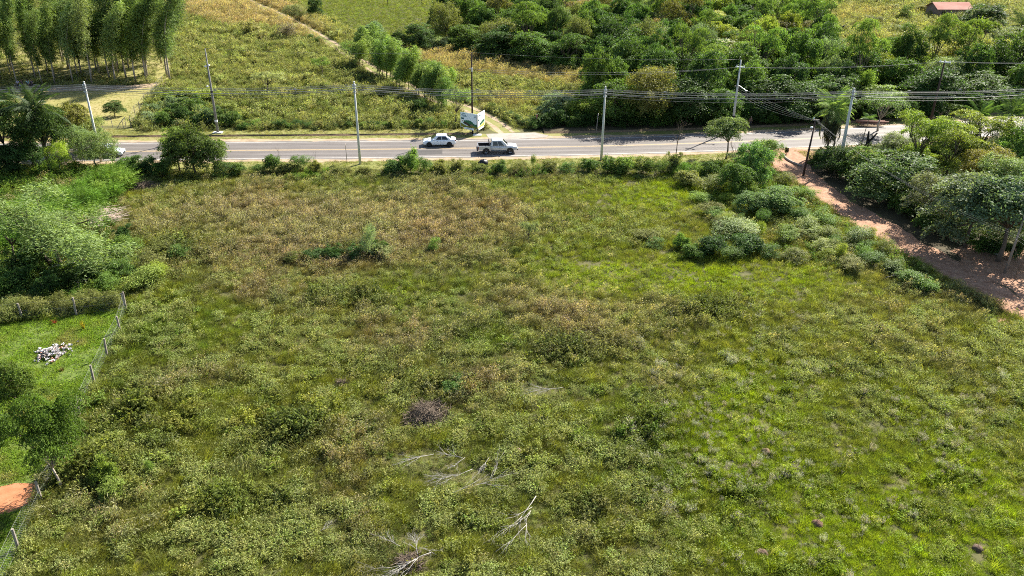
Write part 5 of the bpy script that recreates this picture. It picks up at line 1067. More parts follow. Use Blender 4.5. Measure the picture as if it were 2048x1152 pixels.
def post(name, label, cat, bx, by, h, r_, mat, group=None, rz=0, lean=(0, 0), extra=None):
    t = thing(name, label, cat, P(bx, by), rz, group); MB().tube([(0, 0, -0.15), (lean[0] * 0.5, lean[1] * 0.5, h * 0.5), (lean[0], lean[1], h)], [r_, r_ * 0.95, r_ * 0.8], 7).build('shaft', M[mat], t, True); return t
t = post('road_sign', 'thin metal sign post with narrow plate seen edge-on', 'sign', 694, 325, 2.45, 0.04, 'wood'); MB().box((-0.02, 0.05, 2.05), (0.05, 0.55, 0.75), rz=0.12).build('plate', simple('sign_back', (0.22, 0.19, 0.16), 0.6), t, bevel=0.01)
t = post('marker_post', 'grey marker post leaning at the wood edge', 'post', 1192, 268, 2.9, 0.06, 'wood', lean=(0.15, 0)); MB().lathe([(0.052, 0), (0.06, 0.05), (0, 0.08)], (0.15, 0, 2.88), 7).build('cap', M['steel'], t)
t = post('gate_post', 'rust-red gate post beside the billboard track', 'post', 1073, 256, 2.0, 0.09, 'wood'); MB().box((0, 0, 1.0), (0.28, 0.12, 1.9)).build('board', simple('rust_red_board', (0.28, 0.075, 0.045), 0.8, noise=0.3, nscale=3), t)
for i, (bx, by, h, lab) in enumerate(((776, 14, 4.5, 'thin wooden post in the green meadow'), (1597, 14, 6.5, 'thin dark pole at the corner of the far lane'), (844, 12, 3.5, 'short wooden post at the shaded meadow end'), (1528, 12, 5.5, 'thin pole rising from the back of the wood'))):
    t = post('meadow_post', lab, 'post', bx, by, h, 0.09, 'darkwood'); MB().box((0, 0, h - 0.3), (0.7, 0.09, 0.09)).build('crossarm', M['darkwood'], t)

# ------------------------------------------------------------------ vehicles
def road_dir(px, py):
    p = P(px, py); i = int(np.argmin(((ROADNP - np.array([p.x, p.y])) ** 2).sum(1))); d = ROAD[min(i + 2, len(ROAD) - 1)] - ROAD[max(0, i - 2)]; return p, math.atan2(d.y, d.x)
def body_loft(st, mat, parent, name='body', smooth=True):
    """st rows: x, z_bottom, z_top, half width; rounded cross-sections"""
    b = MB(); rings = []; prof = [(0, 0), (0.80, 0.0), (0.97, 0.10), (1.0, 0.30), (1.0, 0.58), (0.97, 0.82), (0.90, 0.95), (0.70, 1.0), (0, 1.03)]
    for (x, zb, zt, w) in st:
        half = [(u * w, zb + v * (zt - zb)) for u, v in prof]; rings.append([(x, y, z) for y, z in half] + [(x, -y, z) for y, z in half[-2:0:-1]])
    n = len(rings[0]); vs = [v for r_ in rings for v in r_]; fs = []
    for i in range(len(rings) - 1):
        for k in range(n): fs.append((i * n + k, (i + 1) * n + k, (i + 1) * n + (k + 1) % n, i * n + (k + 1) % n))
    fs.append(tuple(range(n))); fs.append(tuple((len(rings) - 1) * n + k for k in range(n - 1, -1, -1)))
    b.add(vs, fs); return b.build(name, mat, parent, smooth)
def cabin(parent, xa, xb, xc, xd, zb, zt, wb, wt, mat, doors, name='cabin'):
    """cabin with sloping screens; windows sit 6 mm proud of its faces. xa windscreen foot .. xd rear foot (x forward)"""
    B = [Vector((xa, wb, zb)), Vector((xa, -wb, zb)), Vector((xd, -wb, zb)), Vector((xd, wb, zb))]; Tq = [Vector((xb, wt, zt)), Vector((xb, -wt, zt)), Vector((xc, -wt, zt)), Vector((xc, wt, zt))]
    b = MB(); b.add(B + Tq, [(3, 2, 1, 0), (4, 5, 6, 7), (0, 1, 5, 4), (1, 2, 6, 5), (2, 3, 7, 6), (3, 0, 4, 7)]); o = b.build(name, mat, parent, bevel=0.11)
    def win(nm, q, u0_, u1_, v0, v1):
        a, c, d, e = q; nrm = (c - a).cross(e - a).normalized(); ctr = (a + c + d + e) / 4
        if nrm.dot(ctr - Vector(((xa + xd) / 2, 0, (zb + zt) / 2))) < 0: nrm = -nrm
        f = lambda u, v: (a.lerp(c, u)).lerp(e.lerp(d, u), v) + nrm * 0.007
        m_ = MB(); m_.add([f(u0_, v0), f(u1_, v0), f(u1_, v1), f(u0_, v1)], [(0, 1, 2, 3)]); m_.build(nm, M['glass'], parent)
    win('windscreen', (B[0], B[1], Tq[1], Tq[0]), 0.08, 0.92, 0.08, 0.90); win('rear_window', (B[2], B[3], Tq[3], Tq[2]), 0.1, 0.9, 0.12, 0.88)
    for sgn, q in ((1, (B[0], B[3], Tq[3], Tq[0])), (-1, (B[1], B[2], Tq[2], Tq[1]))):
        for (u0_, u1_) in doors: win('side_window', q, u0_, u1_, 0.12, 0.84)
    return o
def wheel(parent, x, y, r_, w, rim, sgn):
    o = MB().lathe([(r_ * 0.62, -w / 2), (r_ * 0.92, -w / 2), (r_, -w * 0.3), (r_, w * 0.3), (r_ * 0.92, w / 2), (r_ * 0.62, w / 2)], (0, 0, 0), 20, 'y').build('wheel', M['rubber'], parent, True); o.location = (x, y, r_)
    b = MB().lathe([(0.0, 0.42 * w * sgn), (r_ * 0.2, 0.44 * w * sgn), (r_ * 0.6, 0.36 * w * sgn), (r_ * 0.64, 0.48 * w * sgn)], (0, 0, 0), 20, 'y'); 
    for k in range(5): a = 6.283 * k / 5; b.box((math.cos(a) * r_ * 0.35, 0.46 * w * sgn, math.sin(a) * r_ * 0.35), (0.07, 0.03, 0.07))
    b.build('rim', M[rim], o, True)
    m_ = MB(); pts = [(math.cos(a) * r_ * 1.2, math.sin(a) * r_ * 1.2) for a in np.linspace(-0.25, math.pi + 0.25, 18)]
    yy = y + sgn * (w * 0.5 + 0.004); m_.add([(x + a, yy, r_ + c) for a, c in pts], [tuple(range(18))]); m_.build('wheel_arch', M['black'], parent)
def car(name, label, px, py, flip, paint, sedan=True):
    p, a = road_dir(px, py); t = thing(name, label, 'car', p, a + (math.pi if flip else 0), scale=(1.02, 1.0, 1.0))
    st = [(-2.2, 0.42, 0.72, 0.62), (-2.17, 0.30, 0.86, 0.76), (-2.0, 0.24, 0.97, 0.84), (-1.6, 0.20, 1.00, 0.87), (-0.8, 0.19, 0.96, 0.88), (0.3, 0.19, 0.94, 0.88), (0.95, 0.19, 0.92, 0.88), (1.5, 0.20, 0.86, 0.86), (1.95, 0.23, 0.76, 0.80), (2.14, 0.28, 0.66, 0.70), (2.2, 0.36, 0.56, 0.55)]
    body_loft(st, M[paint], t)
    cabin(t, 1.15, 0.32, -0.95, -1.72 if sedan else -1.95, 0.88, 1.46, 0.80, 0.60, M[paint], ((0.22, 0.50), (0.53, 0.84)))
    for x in (1.36, -1.32):
        for s_ in (1, -1): wheel(t, x, s_ * 0.79, 0.315, 0.2, 'darkrim' if paint == 'carwhite' else 'rim', s_)
    for s_ in (1, -1):
        MB().box((1.98, s_ * 0.60, 0.66), (0.30, 0.30, 0.12), rz=-0.35 * s_).build('headlight', M['lampglass'], t, bevel=0.03); MB().box((-2.08, s_ * 0.64, 0.82), (0.2, 0.26, 0.16), rz=0.3 * s_).build('tail_light', M['redlamp'], t, bevel=0.03)
        MB().box((0.72, s_ * 0.93, 0.98), (0.14, 0.16, 0.11)).build('mirror', M[paint], t, bevel=0.03)
        for x in (0.25, -0.62): MB().box((x, s_ * 0.884, 0.78), (0.16, 0.02, 0.03)).build('door_handle', M['steel'], t)
        MB().box((-0.12, s_ * 0.882, 0.56), (0.015, 0.006, 0.62)).build('door_gap', M['black'], t)
    MB().box((2.165, 0, 0.42), (0.1, 0.8, 0.16)).build('grille', M['black'], t); MB().box((-2.205, 0, 0.62), (0.02, 0.42, 0.12)).build('number_plate', M['white'], t)
    return t
car('sedan', 'white sedan driving towards the left on the far lane', 879, 290, True, 'carwhite')
car('hatchback', 'pale blue-silver car half hidden behind the leafy roadside tree', 214, 311, False, 'carblue', False)
p, a = road_dir(995, 304.5); t = thing('pickup_truck', 'silver double-cab pickup with open black bed driving to the right', 'pickup', p, a)
st = [(-0.98, 0.42, 1.10, 0.90), (-0.35, 0.42, 1.10, 0.90), (0.2, 0.40, 1.10, 0.91), (0.9, 0.40, 1.09, 0.91), (1.35, 0.42, 1.10, 0.91), (1.9, 0.44, 1.08, 0.90), (2.35, 0.46, 1.00, 0.85), (2.56, 0.50, 0.86, 0.74), (2.64, 0.56, 0.76, 0.60)]
body_loft(st, M['carsilver'], t)
cabin(t, 1.42, 0.62, -0.80, -1.0, 1.04, 1.80, 0.84, 0.68, M['carsilver'], ((0.22, 0.52), (0.55, 0.86)))
bed = MB(); 
for s_ in (1, -1): bed.box((-1.82, s_ * 0.86, 0.84), (1.66, 0.10, 0.58))
bed.box((-2.61, 0, 0.80), (0.08, 1.82, 0.52)); bed.box((-1.82, 0, 0.56), (1.66, 1.66, 0.06)); bed.build('bed', M['carsilver'], t, bevel=0.025)
MB().box((-1.82, 0, 0.61), (1.56, 1.6, 0.03)).build('bed_liner', M['black'], t)
for s_ in (1, -1): MB().box((-1.82, s_ * 0.79, 0.86), (1.56, 0.035, 0.50)).build('bed_liner_side', M['black'], t)
MB().box((-1.02, 0, 0.86), (0.04, 1.55, 0.5)).build('bed_liner_side', M['black'], t)
MB().tube([(-1.2, 0.8, 1.1), (-1.12, 0.7, 1.66), (-1.12, -0.7, 1.66), (-1.2, -0.8, 1.1)], 0.04, 8).build('roll_bar', M['black'], t)
MB().box((-2.72, 0, 0.5), (0.16, 1.7, 0.16)).build('rear_bumper', M['black'], t, bevel=0.03); MB().box((-2.655, 0, 0.8), (0.02, 0.42, 0.13)).build('number_plate', M['white'], t)
MB().box((2.58, 0, 0.55), (0.2, 1.3, 0.22)).build('grille', M['black'], t, bevel=0.04)
for x in (1.62, -1.55):
    for s_ in (1, -1): wheel(t, x, s_ * 0.82, 0.40, 0.26, 'rim', s_)
for s_ in (1, -1):
    MB().box((2.36, s_ * 0.66, 0.88), (0.30, 0.28, 0.15), rz=-0.35 * s_).build('headlight', M['lampglass'], t, bevel=0.03); MB().box((-2.6, s_ * 0.83, 0.86), (0.12, 0.17, 0.42)).build('tail_light', M['redlamp'], t, bevel=0.02)
    MB().box((1.12, s_ * 1.0, 1.16), (0.14, 0.2, 0.2)).build('mirror', M['carsilver'], t, bevel=0.03); MB().box((0.05, s_ * 0.95, 0.47), (2.0, 0.12, 0.05)).build('side_step', M['black'], t)
    for x in (0.35, -0.5): MB().box((x, s_ * 0.912, 0.95), (0.18, 0.02, 0.035)).build('door_handle', M['steel'], t)
    for x in (0.16, -0.78): MB().box((x, s_ * 0.911, 0.75), (0.015, 0.006, 0.62)).build('door_gap', M['black'], t)

# ------------------------------------------------------------------ billboard: two boards meeting at a corner
A = P(954.5, 270); ZT, ZB = z_at(A, 229), z_at(A, 259); L_ = P(921, 223.5, ZT); R_ = P(969, 220, ZT)
t = thing('billboard', 'two-sided corner billboard with pale sky and green hill print by the track', 'billboard', A)
cols = {k: simple('print_' + k, c, 0.5) for k, c in dict(sky=(0.62, 0.72, 0.76), hill=(0.02, 0.12, 0.055), dark=(0.035, 0.025, 0.02), field=(0.16, 0.17, 0.02), ink=(0.16, 0.26, 0.30), teal=(0.02, 0.10, 0.10), white=(0.82, 0.84, 0.84), bare=(0.2, 0.13, 0.09), yellow=(0.55, 0.5, 0.10)).items()}
for side, E in (('l', L_), ('r', R_)):
    e = Vector((E.x - A.x, E.y - A.y, 0)); nrm = Vector((e.y, -e.x, 0)).normalized() * (-1 if side == 'l' else 1)
    if nrm.y > 0: nrm = -nrm
    H_ = ZT - ZB; W_ = e.length
    def pt(u, v, k=0.0): return e * u + Vector((0, 0, ZB + H_ * v)) + nrm * k
    bd = MB(); bd.add([pt(0.02, 0, 0.03), pt(1, 0, 0.03), pt(1, 1, 0.03), pt(0.02, 1, 0.03), pt(0.02, 0, -0.03), pt(1, 0, -0.03), pt(1, 1, -0.03), pt(0.02, 1, -0.03)], [(0, 1, 2, 3), (7, 6, 5, 4), (0, 4, 5, 1), (1, 5, 6, 2), (2, 6, 7, 3), (3, 7, 4, 0)])
    board = bd.build('board', cols['sky'] if side == 'l' else cols['white'], t)
    def patch(name, uv, col, k):
        m_ = MB(); m_.add([pt(u, v, 0.03 + k) for u, v in uv], [tuple(range(len(uv)))]); m_.build(name, cols[col], board)
    if side == 'l':
        f = lambda u: 1 - u
        patch('printed_field', [(f(0.02), .02), (f(0.98), .02), (f(0.98), .26), (f(0.6), .2), (f(0.4), .12), (f(0.02), .28)], 'field', 0.004)
        patch('printed_hill', [(f(0.15), .30), (f(0.98), .14), (f(0.98), .3), (f(0.82), .32), (f(0.7), .46), (f(0.55), .52), (f(0.35), .5), (f(0.15), .46)], 'hill', 0.008)
        patch('printed_soil', [(f(0.2), .26), (f(0.55), .12), (f(0.7), .16), (f(0.55), .26), (f(0.4), .34), (f(0.2), .42)], 'dark', 0.012); patch('printed_roof', [(f(0.58), .18), (f(0.78), .22), (f(0.74), .28), (f(0.6), .26)], 'bare', 0.016)
        for k, (u0_, u1_, v) in enumerate(((.08, .28, .90), (.06, .34, .80), (.12, .38, .72))): patch('text_block', [(f(u0_), v), (f(u1_), v - 0.01), (f(u1_), v + .05), (f(u0_), v + .06)], 'ink', 0.005)
        patch('dark_label', [(f(.04), .54), (f(.2), .52), (f(.2), .64), (f(.04), .66)], 'teal', 0.006); patch('round_badge', [(f(.12 + .08 * math.cos(q_)), .42 + .10 * math.sin(q_)) for q_ in np.linspace(0, 6.0, 14)], 'white', 0.014); patch('badge_centre', [(f(.12 + .03 * math.cos(q_)), .42 + .04 * math.sin(q_)) for q_ in np.linspace(0, 6.0, 8)], 'dark', 0.018)
        patch('emblem', [(f(.88 + .07 * math.cos(q_)), .82 + .09 * math.sin(q_)) for q_ in np.linspace(0, 6.0, 12)], 'ink', 0.006); patch('emblem_centre', [(f(.88 + .035 * math.cos(q_)), .83 + .045 * math.sin(q_)) for q_ in np.linspace(0, 6.0, 8)], 'sky', 0.01)
        m_ = MB(); q_ = [pt(f(.22), -.10, .1), pt(f(.82), -.10, .1), pt(f(.82), .03, .1), pt(f(.22), .03, .1)]; m_.add(q_ + [v - nrm * 0.05 for v in q_], [(0, 1, 2, 3), (7, 6, 5, 4), (0, 4, 5, 1), (1, 5, 6, 2), (2, 6, 7, 3), (3, 7, 4, 0)]); nm = m_.build('name_plate', cols['white'], t, bevel=0.02)
        patch('plate_line', [(f(.32), -.05), (f(.7), -.05), (f(.7), -.02), (f(.32), -.02)], 'ink', 0.075)
    else:
        patch('printed_hill', [(.3, .14), (.95, .3), (.95, .46), (.7, .42), (.3, .3)], 'hill', 0.004); patch('printed_field', [(.05, .02), (.95, .02), (.95, .26), (.5, .16), (.05, .1)], 'yellow', 0.008); patch('text_block', [(.15, .8), (.45, .8), (.45, .88), (.15, .88)], 'ink', 0.005); patch('dark_label', [(.1, .5), (.22, .5), (.22, .62), (.1, .62)], 'teal', 0.006)
        m_ = MB(); q_ = [pt(.12, -.10, .1), pt(.85, -.10, .1), pt(.85, .03, .1), pt(.12, .03, .1)]; m_.add(q_ + [v - nrm * 0.05 for v in q_], [(0, 1, 2, 3), (7, 6, 5, 4), (0, 4, 5, 1), (1, 5, 6, 2), (2, 6, 7, 3), (3, 7, 4, 0)]); m_.build('name_plate', cols['white'], t, bevel=0.02)
    for u in ((0.95,) if side == 'r' else (0.45, 0.95)):
        q_ = e * u - nrm * 0.08; MB().tube([(q_.x, q_.y, -0.1), (q_.x, q_.y, ZT - 0.1)], 0.06, 7).build('post', M['darkwood'], t)
MB().tube([(0, 0.02, -0.1), (0, 0.02, ZT)], 0.075, 8).build('post', M['black'], t); MB().box((0.0, -0.1, 0.04), (1.2, 0.9, 0.12)).build('footing', M['concrete'], t, bevel=0.02)

# ------------------------------------------------------------------ house, cow, fences
p = P(1872, 38); t = thing('brick_house', 'small brick house with faded red roof behind the far clearing', 'house', p, 0.06)
brick = multi('dull_brick', [(0.3, (0.17, 0.12, 0.095)), (0.5, (0.24, 0.17, 0.135)), (0.7, (0.30, 0.22, 0.18))], 3.5, 0.5, bump=0.2)
rm, nt, b = newmat('faded_red_roof'); b.inputs['Roughness'].default_value = 0.95; b.inputs['Specular IOR Level'].default_value = 0.1; g_ = N(nt, 'ShaderNodeNewGeometry'); wv = N(nt, 'ShaderNodeTexWave'); wv.inputs['Scale'].default_value = 2.2; nz = N(nt, 'ShaderNodeTexNoise'); nz.inputs['Scale'].default_value = 0.5
nt.links.new(g_.outputs['Position'], wv.inputs['Vector']); nt.links.new(g_.outputs['Position'], nz.inputs['Vector']); mx = N(nt, 'ShaderNodeMix', data_type='RGBA'); mx.inputs['A'].default_value = (0.36, 0.13, 0.10, 1); mx.inputs['B'].default_value = (0.52, 0.34, 0.27, 1); nt.links.new(nz.outputs['Fac'], mx.inputs['Factor']); nt.links.new(mx.outputs['Result'], b.inputs['Base Color']); bp_ = N(nt, 'ShaderNodeBump'); bp_.inputs['Strength'].default_value = 0.5; nt.links.new(wv.outputs['Color'], bp_.inputs['Height']); nt.links.new(bp_.outputs['Normal'], b.inputs['Normal'])
W_, D_, Hh = 9.5, 6.0, 2.6
w = MB(); w.add([(0, 0, -.1), (W_, 0, -.1), (W_, D_, -.1), (0, D_, -.1), (0, 0, Hh), (W_, 0, Hh), (W_, D_, Hh), (0, D_, Hh), (0, D_ / 2, Hh + 1.3), (W_, D_ / 2, Hh + 1.3)], [(0, 1, 5, 4), (1, 2, 6, 9, 5), (2, 3, 7, 6), (3, 0, 4, 8, 7)]); w.build('wall', brick, t)
r_ = MB()
for sg, y0 in ((1, -0.45), (-1, D_ + 0.45)):
    zs = Hh - 0.45 * 1.3 / 3 + 0.03; vs = [(-0.4, y0, zs), (W_ + 0.4, y0, zs), (W_ + 0.4, D_ / 2, Hh + 1.34), (-0.4, D_ / 2, Hh + 1.34)]
    r_.add(vs + [(a_, b_, c_ + 0.09) for a_, b_, c_ in vs], [(3, 2, 1, 0), (4, 5, 6, 7), (0, 1, 5, 4), (1, 2, 6, 5), (2, 3, 7, 6), (3, 0, 4, 7)])
r_.build('roof', rm, t)
for (x0, x1, z0, z1) in ((1.2, 2.3, 1.1, 2.0), (5.6, 6.8, 1.1, 2.0)):
    f = MB().box(((x0 + x1) / 2, -0.01, (z0 + z1) / 2), (x1 - x0 + 0.16, 0.06, z1 - z0 + 0.16)).build('window', M['wood'], t); MB().box(((x0 + x1) / 2, -0.03, (z0 + z1) / 2), (x1 - x0, 0.06, z1 - z0)).build('pane', M['glass'], f)
MB().box((3.9, -0.02, 1.0), (0.95, 0.08, 2.0)).build('door', M['wood'], t)

def skin(name, pts, edges, mat, parent, sub=2):
    """continuous body from a skeleton: pts = {key: (x, y, z, radius)}; first key is the root"""
    keys = list(pts); me = bpy.data.meshes.new(name); me.from_pydata([pts[k][:3] for k in keys], [(keys.index(a), keys.index(b_)) for a, b_ in edges], []); me.materials.append(mat)
    o = link(name, me, parent); o.modifiers.new('skin', 'SKIN'); sv = me.skin_vertices[0].data
    for i, k in enumerate(keys): r_ = pts[k][3]; sv[i].radius = r_ if hasattr(r_, '__len__') else (r_, r_); sv[i].use_root = i == 0
    s_ = o.modifiers.new('sub', 'SUBSURF'); s_.levels = sub; s_.render_levels = sub; return o
def cow(px, py, rz, label):
    t = thing('cow', label, 'cow', P(px, py), rz)
    pt_ = dict(hip=(-0.65, 0, 1.12, .27), mid=(-0.1, 0, 1.02, .36), chest=(0.45, 0, 1.06, .33), neck=(0.85, 0, 1.2, .17), poll=(1.15, 0, 1.32, .13), nose=(1.5, 0, 1.02, .09), tail=(-0.92, 0, 1.12, .05), tail2=(-0.98, 0, 0.45, .03))
    ed = [('hip', 'mid'), ('mid', 'chest'), ('chest', 'neck'), ('neck', 'poll'), ('poll', 'nose'), ('hip', 'tail'), ('tail', 'tail2')]
    for s_ in (1, -1):
        pt_['fk%d' % s_] = (0.5, s_ * .2, 0.62, .09); pt_['ff%d' % s_] = (0.5, s_ * .2, 0.0, .06); ed += [('chest', 'fk%d' % s_), ('fk%d' % s_, 'ff%d' % s_)]
        pt_['hk%d' % s_] = (-0.55, s_ * .22, 0.75, .12); pt_['hh%d' % s_] = (-0.8, s_ * .2, 0.45, .065); pt_['hf%d' % s_] = (-0.72, s_ * .2, 0.0, .06); ed += [('hip', 'hk%d' % s_), ('hk%d' % s_, 'hh%d' % s_), ('hh%d' % s_, 'hf%d' % s_)]
        pt_['e%d' % s_] = (1.1, s_ * .26, 1.36, .04); ed += [('poll', 'e%d' % s_)]
    skin('body', pt_, ed, simple('dark_hide', (0.03, 0.024, 0.02), 0.8), t, 1); return t
cow(1689, 62, 2.9, 'dark cow grazing in the far clearing')

def fence(name, label, posts, h, r_, wires, mat, group=None, wr=0.008, closed=False):
    t = thing(name, label, 'fence', posts[0], 0, group); o0 = posts[0]
    for i, p in enumerate(posts):
        q_ = p - o0; lx, ly = random.gauss(0, 0.05), random.gauss(0, 0.05); hh = h * random.uniform(0.9, 1.08)
        MB().tube([(q_.x, q_.y, -0.2), (q_.x + lx * .5, q_.y + ly * .5, hh * .5), (q_.x + lx, q_.y + ly, hh)], [r_, r_ * .95, r_ * .8], 6).build('post', M[mat], t)
    for z in wires:
        b = MB()
        for a_, c_ in zip(posts[:-1], posts[1:]):
            q1, q2 = a_ - o0, c_ - o0; b.tube([(q1.x, q1.y, h * z), ((q1.x + q2.x) / 2, (q1.y + q2.y) / 2, h * z - 0.03), (q2.x, q2.y, h * z)], wr, 4)
        b.build('wire', M['fencewire'], t)
    return t
fence('track_fence', 'wooden post and wire fence along the farm track', [P(x, y) for x, y in zip(np.linspace(520, 692, 30), 2 + (np.linspace(520, 692, 30) - 520) * 0.437)], 1.35, 0.06, (.35, .65, .93), 'wood')
fence('lawn_fence', 'crooked post fence between roadside lawn and thicket', [P(x, y) for x, y in ((326, 170), (315, 182), (307, 190), (299, 203), (289, 208), (280, 224), (271, 233), (263, 257))], 1.7, 0.05, (.3, .6, .9), 'wood')
fence('lawn_front_fence', 'low stick fence along the front of the roadside lawn', [P(x, y) for x, y in ((160, 262), (206, 258), (226, 256), (248, 258), (252, 254), (263, 257), (313, 254))], 1.35, 0.045, (.5, .9), 'wood')
b = P(232, 260); t = thing('leaning_brace', 'slanting brace pole leaning on the lawn fence corner', 'pole', b); MB().tube([(0, 0, -0.1), (0.5, 0.4, 0.8), (1.1, 0.9, 1.55)], [0.05, 0.05, 0.04], 6).build('pole', M['wood'], t); MB().lathe([(0.08, -0.1), (0.06, 0.1), (0, 0.12)], (0, 0, 0), 6).build('foot', M['bark'], t)
tops = [(22, 1055), (70.5, 961), (121, 893), (149.6, 794.6), (179.7, 731.9), (205.7, 678), (232.6, 629.4), (244.8, 586.9)]; HF = 1.5
FP = []
for x, y in [(-40, 1180)] + tops: q_ = P(x, y, HF); FP.append(Vector((q_.x, q_.y, 0)))
FP2 = [FP[-1]]
for x, y in ((143.7, 593.9), (34.7, 600.8), (-80, 612)): q_ = P(x, y, HF + 0.2); FP2.append(Vector((q_.x, q_.y, 0)))
mesh_m = simple('fence_mesh_wire', (0.34, 0.37, 0.34), 0.7)
for nm, lab, pts in (('yard_fence', 'wire mesh fence with weathered posts between yard and field', FP), ('yard_back_fence', 'post fence along the back of the green yard', FP2)):
    t = fence(nm, lab, pts, HF, 0.09, (.06, .5, .96), 'wood', wr=0.005); o0 = pts[0]
    for a_, c_ in zip(pts[:-1], pts[1:]):
        d = c_ - a_; n_ = int(d.length / 0.16); b = MB(); sd = Vector((-d.y, d.x, 0)).normalized() * 0.002; q1 = a_ - o0
        for k in range(n_ + 6):
            for sg in (1, -1):
                s0, s1 = k / n_, (k - sg * 8) / n_
                if s0 > 1: continue
                z0, z1 = 0.05, HF * 0.95
                if not 0 <= s1 <= 1:
                    lim = 0 if s1 < 0 else 1; z1 = z0 + (z1 - z0) * (lim - s0) / (s1 - s0 + 1e-9); s1 = lim
                A0, A1 = q1 + d * s0, q1 + d * s1; dd = (d.normalized()) * 0.0018
                b.add([A0 + Vector((0, 0, z0)) - dd, A0 + Vector((0, 0, z0)) + dd, A1 + Vector((0, 0, z1)) + dd, A1 + Vector((0, 0, z1)) - dd], [(0, 1, 2, 3)])
        o = b.build('wire_mesh', mesh_m, t); o['kind'] = 'stuff'

# ------------------------------------------------------------------ people
skinm, hairm = simple('skin', (0.30, 0.17, 0.11), 0.6), simple('dark_hair', (0.012, 0.01, 0.009), 0.6)
def person(px, py, label, shirt, legs, sit, rz, z0=0.0, group=None):
    t = thing('person', label, 'person', P(px, py), rz, group); S = 0.52 if sit else 0.0     # local +X is forward
    hz = 0.5 if sit else 0.92; J = dict(pel=(0, 0, hz, .13), chest=(0.03 if sit else 0, 0, hz + .36, .15), neck=(.05, 0, hz + .56, .055), head=(.08, 0, hz + .70, .095), crown=(.07, 0, hz + .80, .085), nose=(.185, 0, hz + .70, .018)); E = [('pel', 'chest'), ('chest', 'neck'), ('neck', 'head'), ('head', 'crown'), ('head', 'nose')]
    Sh = dict(pel=(0, 0, hz + .04, .15), chest=(J['chest'][0], 0, hz + .36, .17)); Es = [('pel', 'chest')]; Tr = dict(pel=(0, 0, hz, .15)); Et = []
    for s_ in (1, -1):
        n_ = 'l' if s_ > 0 else 'r'
        J['sh' + n_] = (.03, s_ * .19, hz + .48, .06); J['el' + n_] = ((.22 if sit else .02), s_ * .27, hz + .22, .042); J['wr' + n_] = ((.44 if sit else .1), s_ * .2, hz + (.12 if sit else -.02), .032); J['ha' + n_] = ((.52 if sit else .12), s_ * .18, hz + (.08 if sit else -.1), .036)
        J['th' + n_] = ((.52 if sit else .18), s_ * .17, hz + (.06 if sit else -.13), .012); E += [('chest', 'sh' + n_), ('sh' + n_, 'el' + n_), ('el' + n_, 'wr' + n_), ('wr' + n_, 'ha' + n_), ('wr' + n_, 'th' + n_)]
        for f_ in range(3): J['f%d%s' % (f_, n_)] = (J['ha' + n_][0] + (.07 if sit else .02), s_ * (.15 + .03 * f_), J['ha' + n_][2] - (.02 if sit else .08), .011); E += [('ha' + n_, 'f%d%s' % (f_, n_))]
        Sh['sh' + n_] = (.03, s_ * .19, hz + .48, .075); Sh['el' + n_] = (J['el' + n_][0] * .7, s_ * .25, hz + .28, .062); Es += [('chest', 'sh' + n_), ('sh' + n_, 'el' + n_)]
        hp, kn, an, to = (0, s_ * .1, hz - .02), ((.45, s_ * .13, hz) if sit else (.03, s_ * .11, .5)), ((.5, s_ * .13, .08) if sit else (0, s_ * .11, .07)), ((.68, s_ * .14, .04) if sit else (.17, s_ * .12, .04))
        J['hp' + n_] = (*hp, .09); J['kn' + n_] = (*kn, .06); J['an' + n_] = (*an, .042); J['to' + n_] = (*to, .038); E += [('pel', 'hp' + n_), ('hp' + n_, 'kn' + n_), ('kn' + n_, 'an' + n_), ('an' + n_, 'to' + n_)]
        m_ = Vector(kn).lerp(Vector(an), 0.8); Tr['hp' + n_] = (*hp, .11); Tr['kn' + n_] = (*kn, .078); Tr['an' + n_] = (*m_, .062); Et += [('pel', 'hp' + n_), ('hp' + n_, 'kn' + n_), ('kn' + n_, 'an' + n_)]
    skin('body', J, E, skinm, t); skin('shirt', Sh, Es, shirt, t); skin('trousers', Tr, Et, legs, t)
    MB().lathe([(0.0, .135), (.06, .12), (.098, .06), (.105, 0), (.095, -.05)], (.055, 0, hz + .74), 10).build('hair', hairm, t, True); return t
c_navy, c_lav, c_blue, c_dark, c_jean, c_brown = (simple('cloth_' + n_, c, 0.85) for n_, c in dict(navy=(.03, .03, .06), lav=(.42, .38, .55), blue=(.28, .48, .58), dark=(.025, .022, .025), jean=(.06, .08, .14), brown=(.12, .075, .055)).items())
lg = thing('log_bench', 'long log seat on the path edge under the eucalyptus', 'log', P(55, 173.5), -0.02); MB().tube([(-2.2, 0, .24), (0, 0.05, .25), (2.2, 0, .23)], [.24, .25, .22], 9).build('log', M['palebark'], lg, True); MB().box((-1.5, 0, .05), (.3, .6, .1)).build('chock', M['bark'], lg); MB().box((1.5, 0, .05), (.3, .6, .1)).build('chock', M['bark'], lg)
for (px, sh, le, lab) in ((38, c_lav, c_navy, 'person in lavender top and navy trousers seated on the log'), (46, c_dark, c_lav, 'person in black top and pale trousers seated on the log'), (58, c_blue, c_brown, 'person in light blue shirt seated on the log'), (66, c_navy, c_dark, 'person in dark clothes seated at the end of the log')):
    person(px, 174, lab, sh, le, True, -math.pi / 2 + random.uniform(-.4, .4))
person(1499, 256, 'person in brown clothes standing in the shade below the street-lamp pole', c_brown, c_dark, False, -1.2)

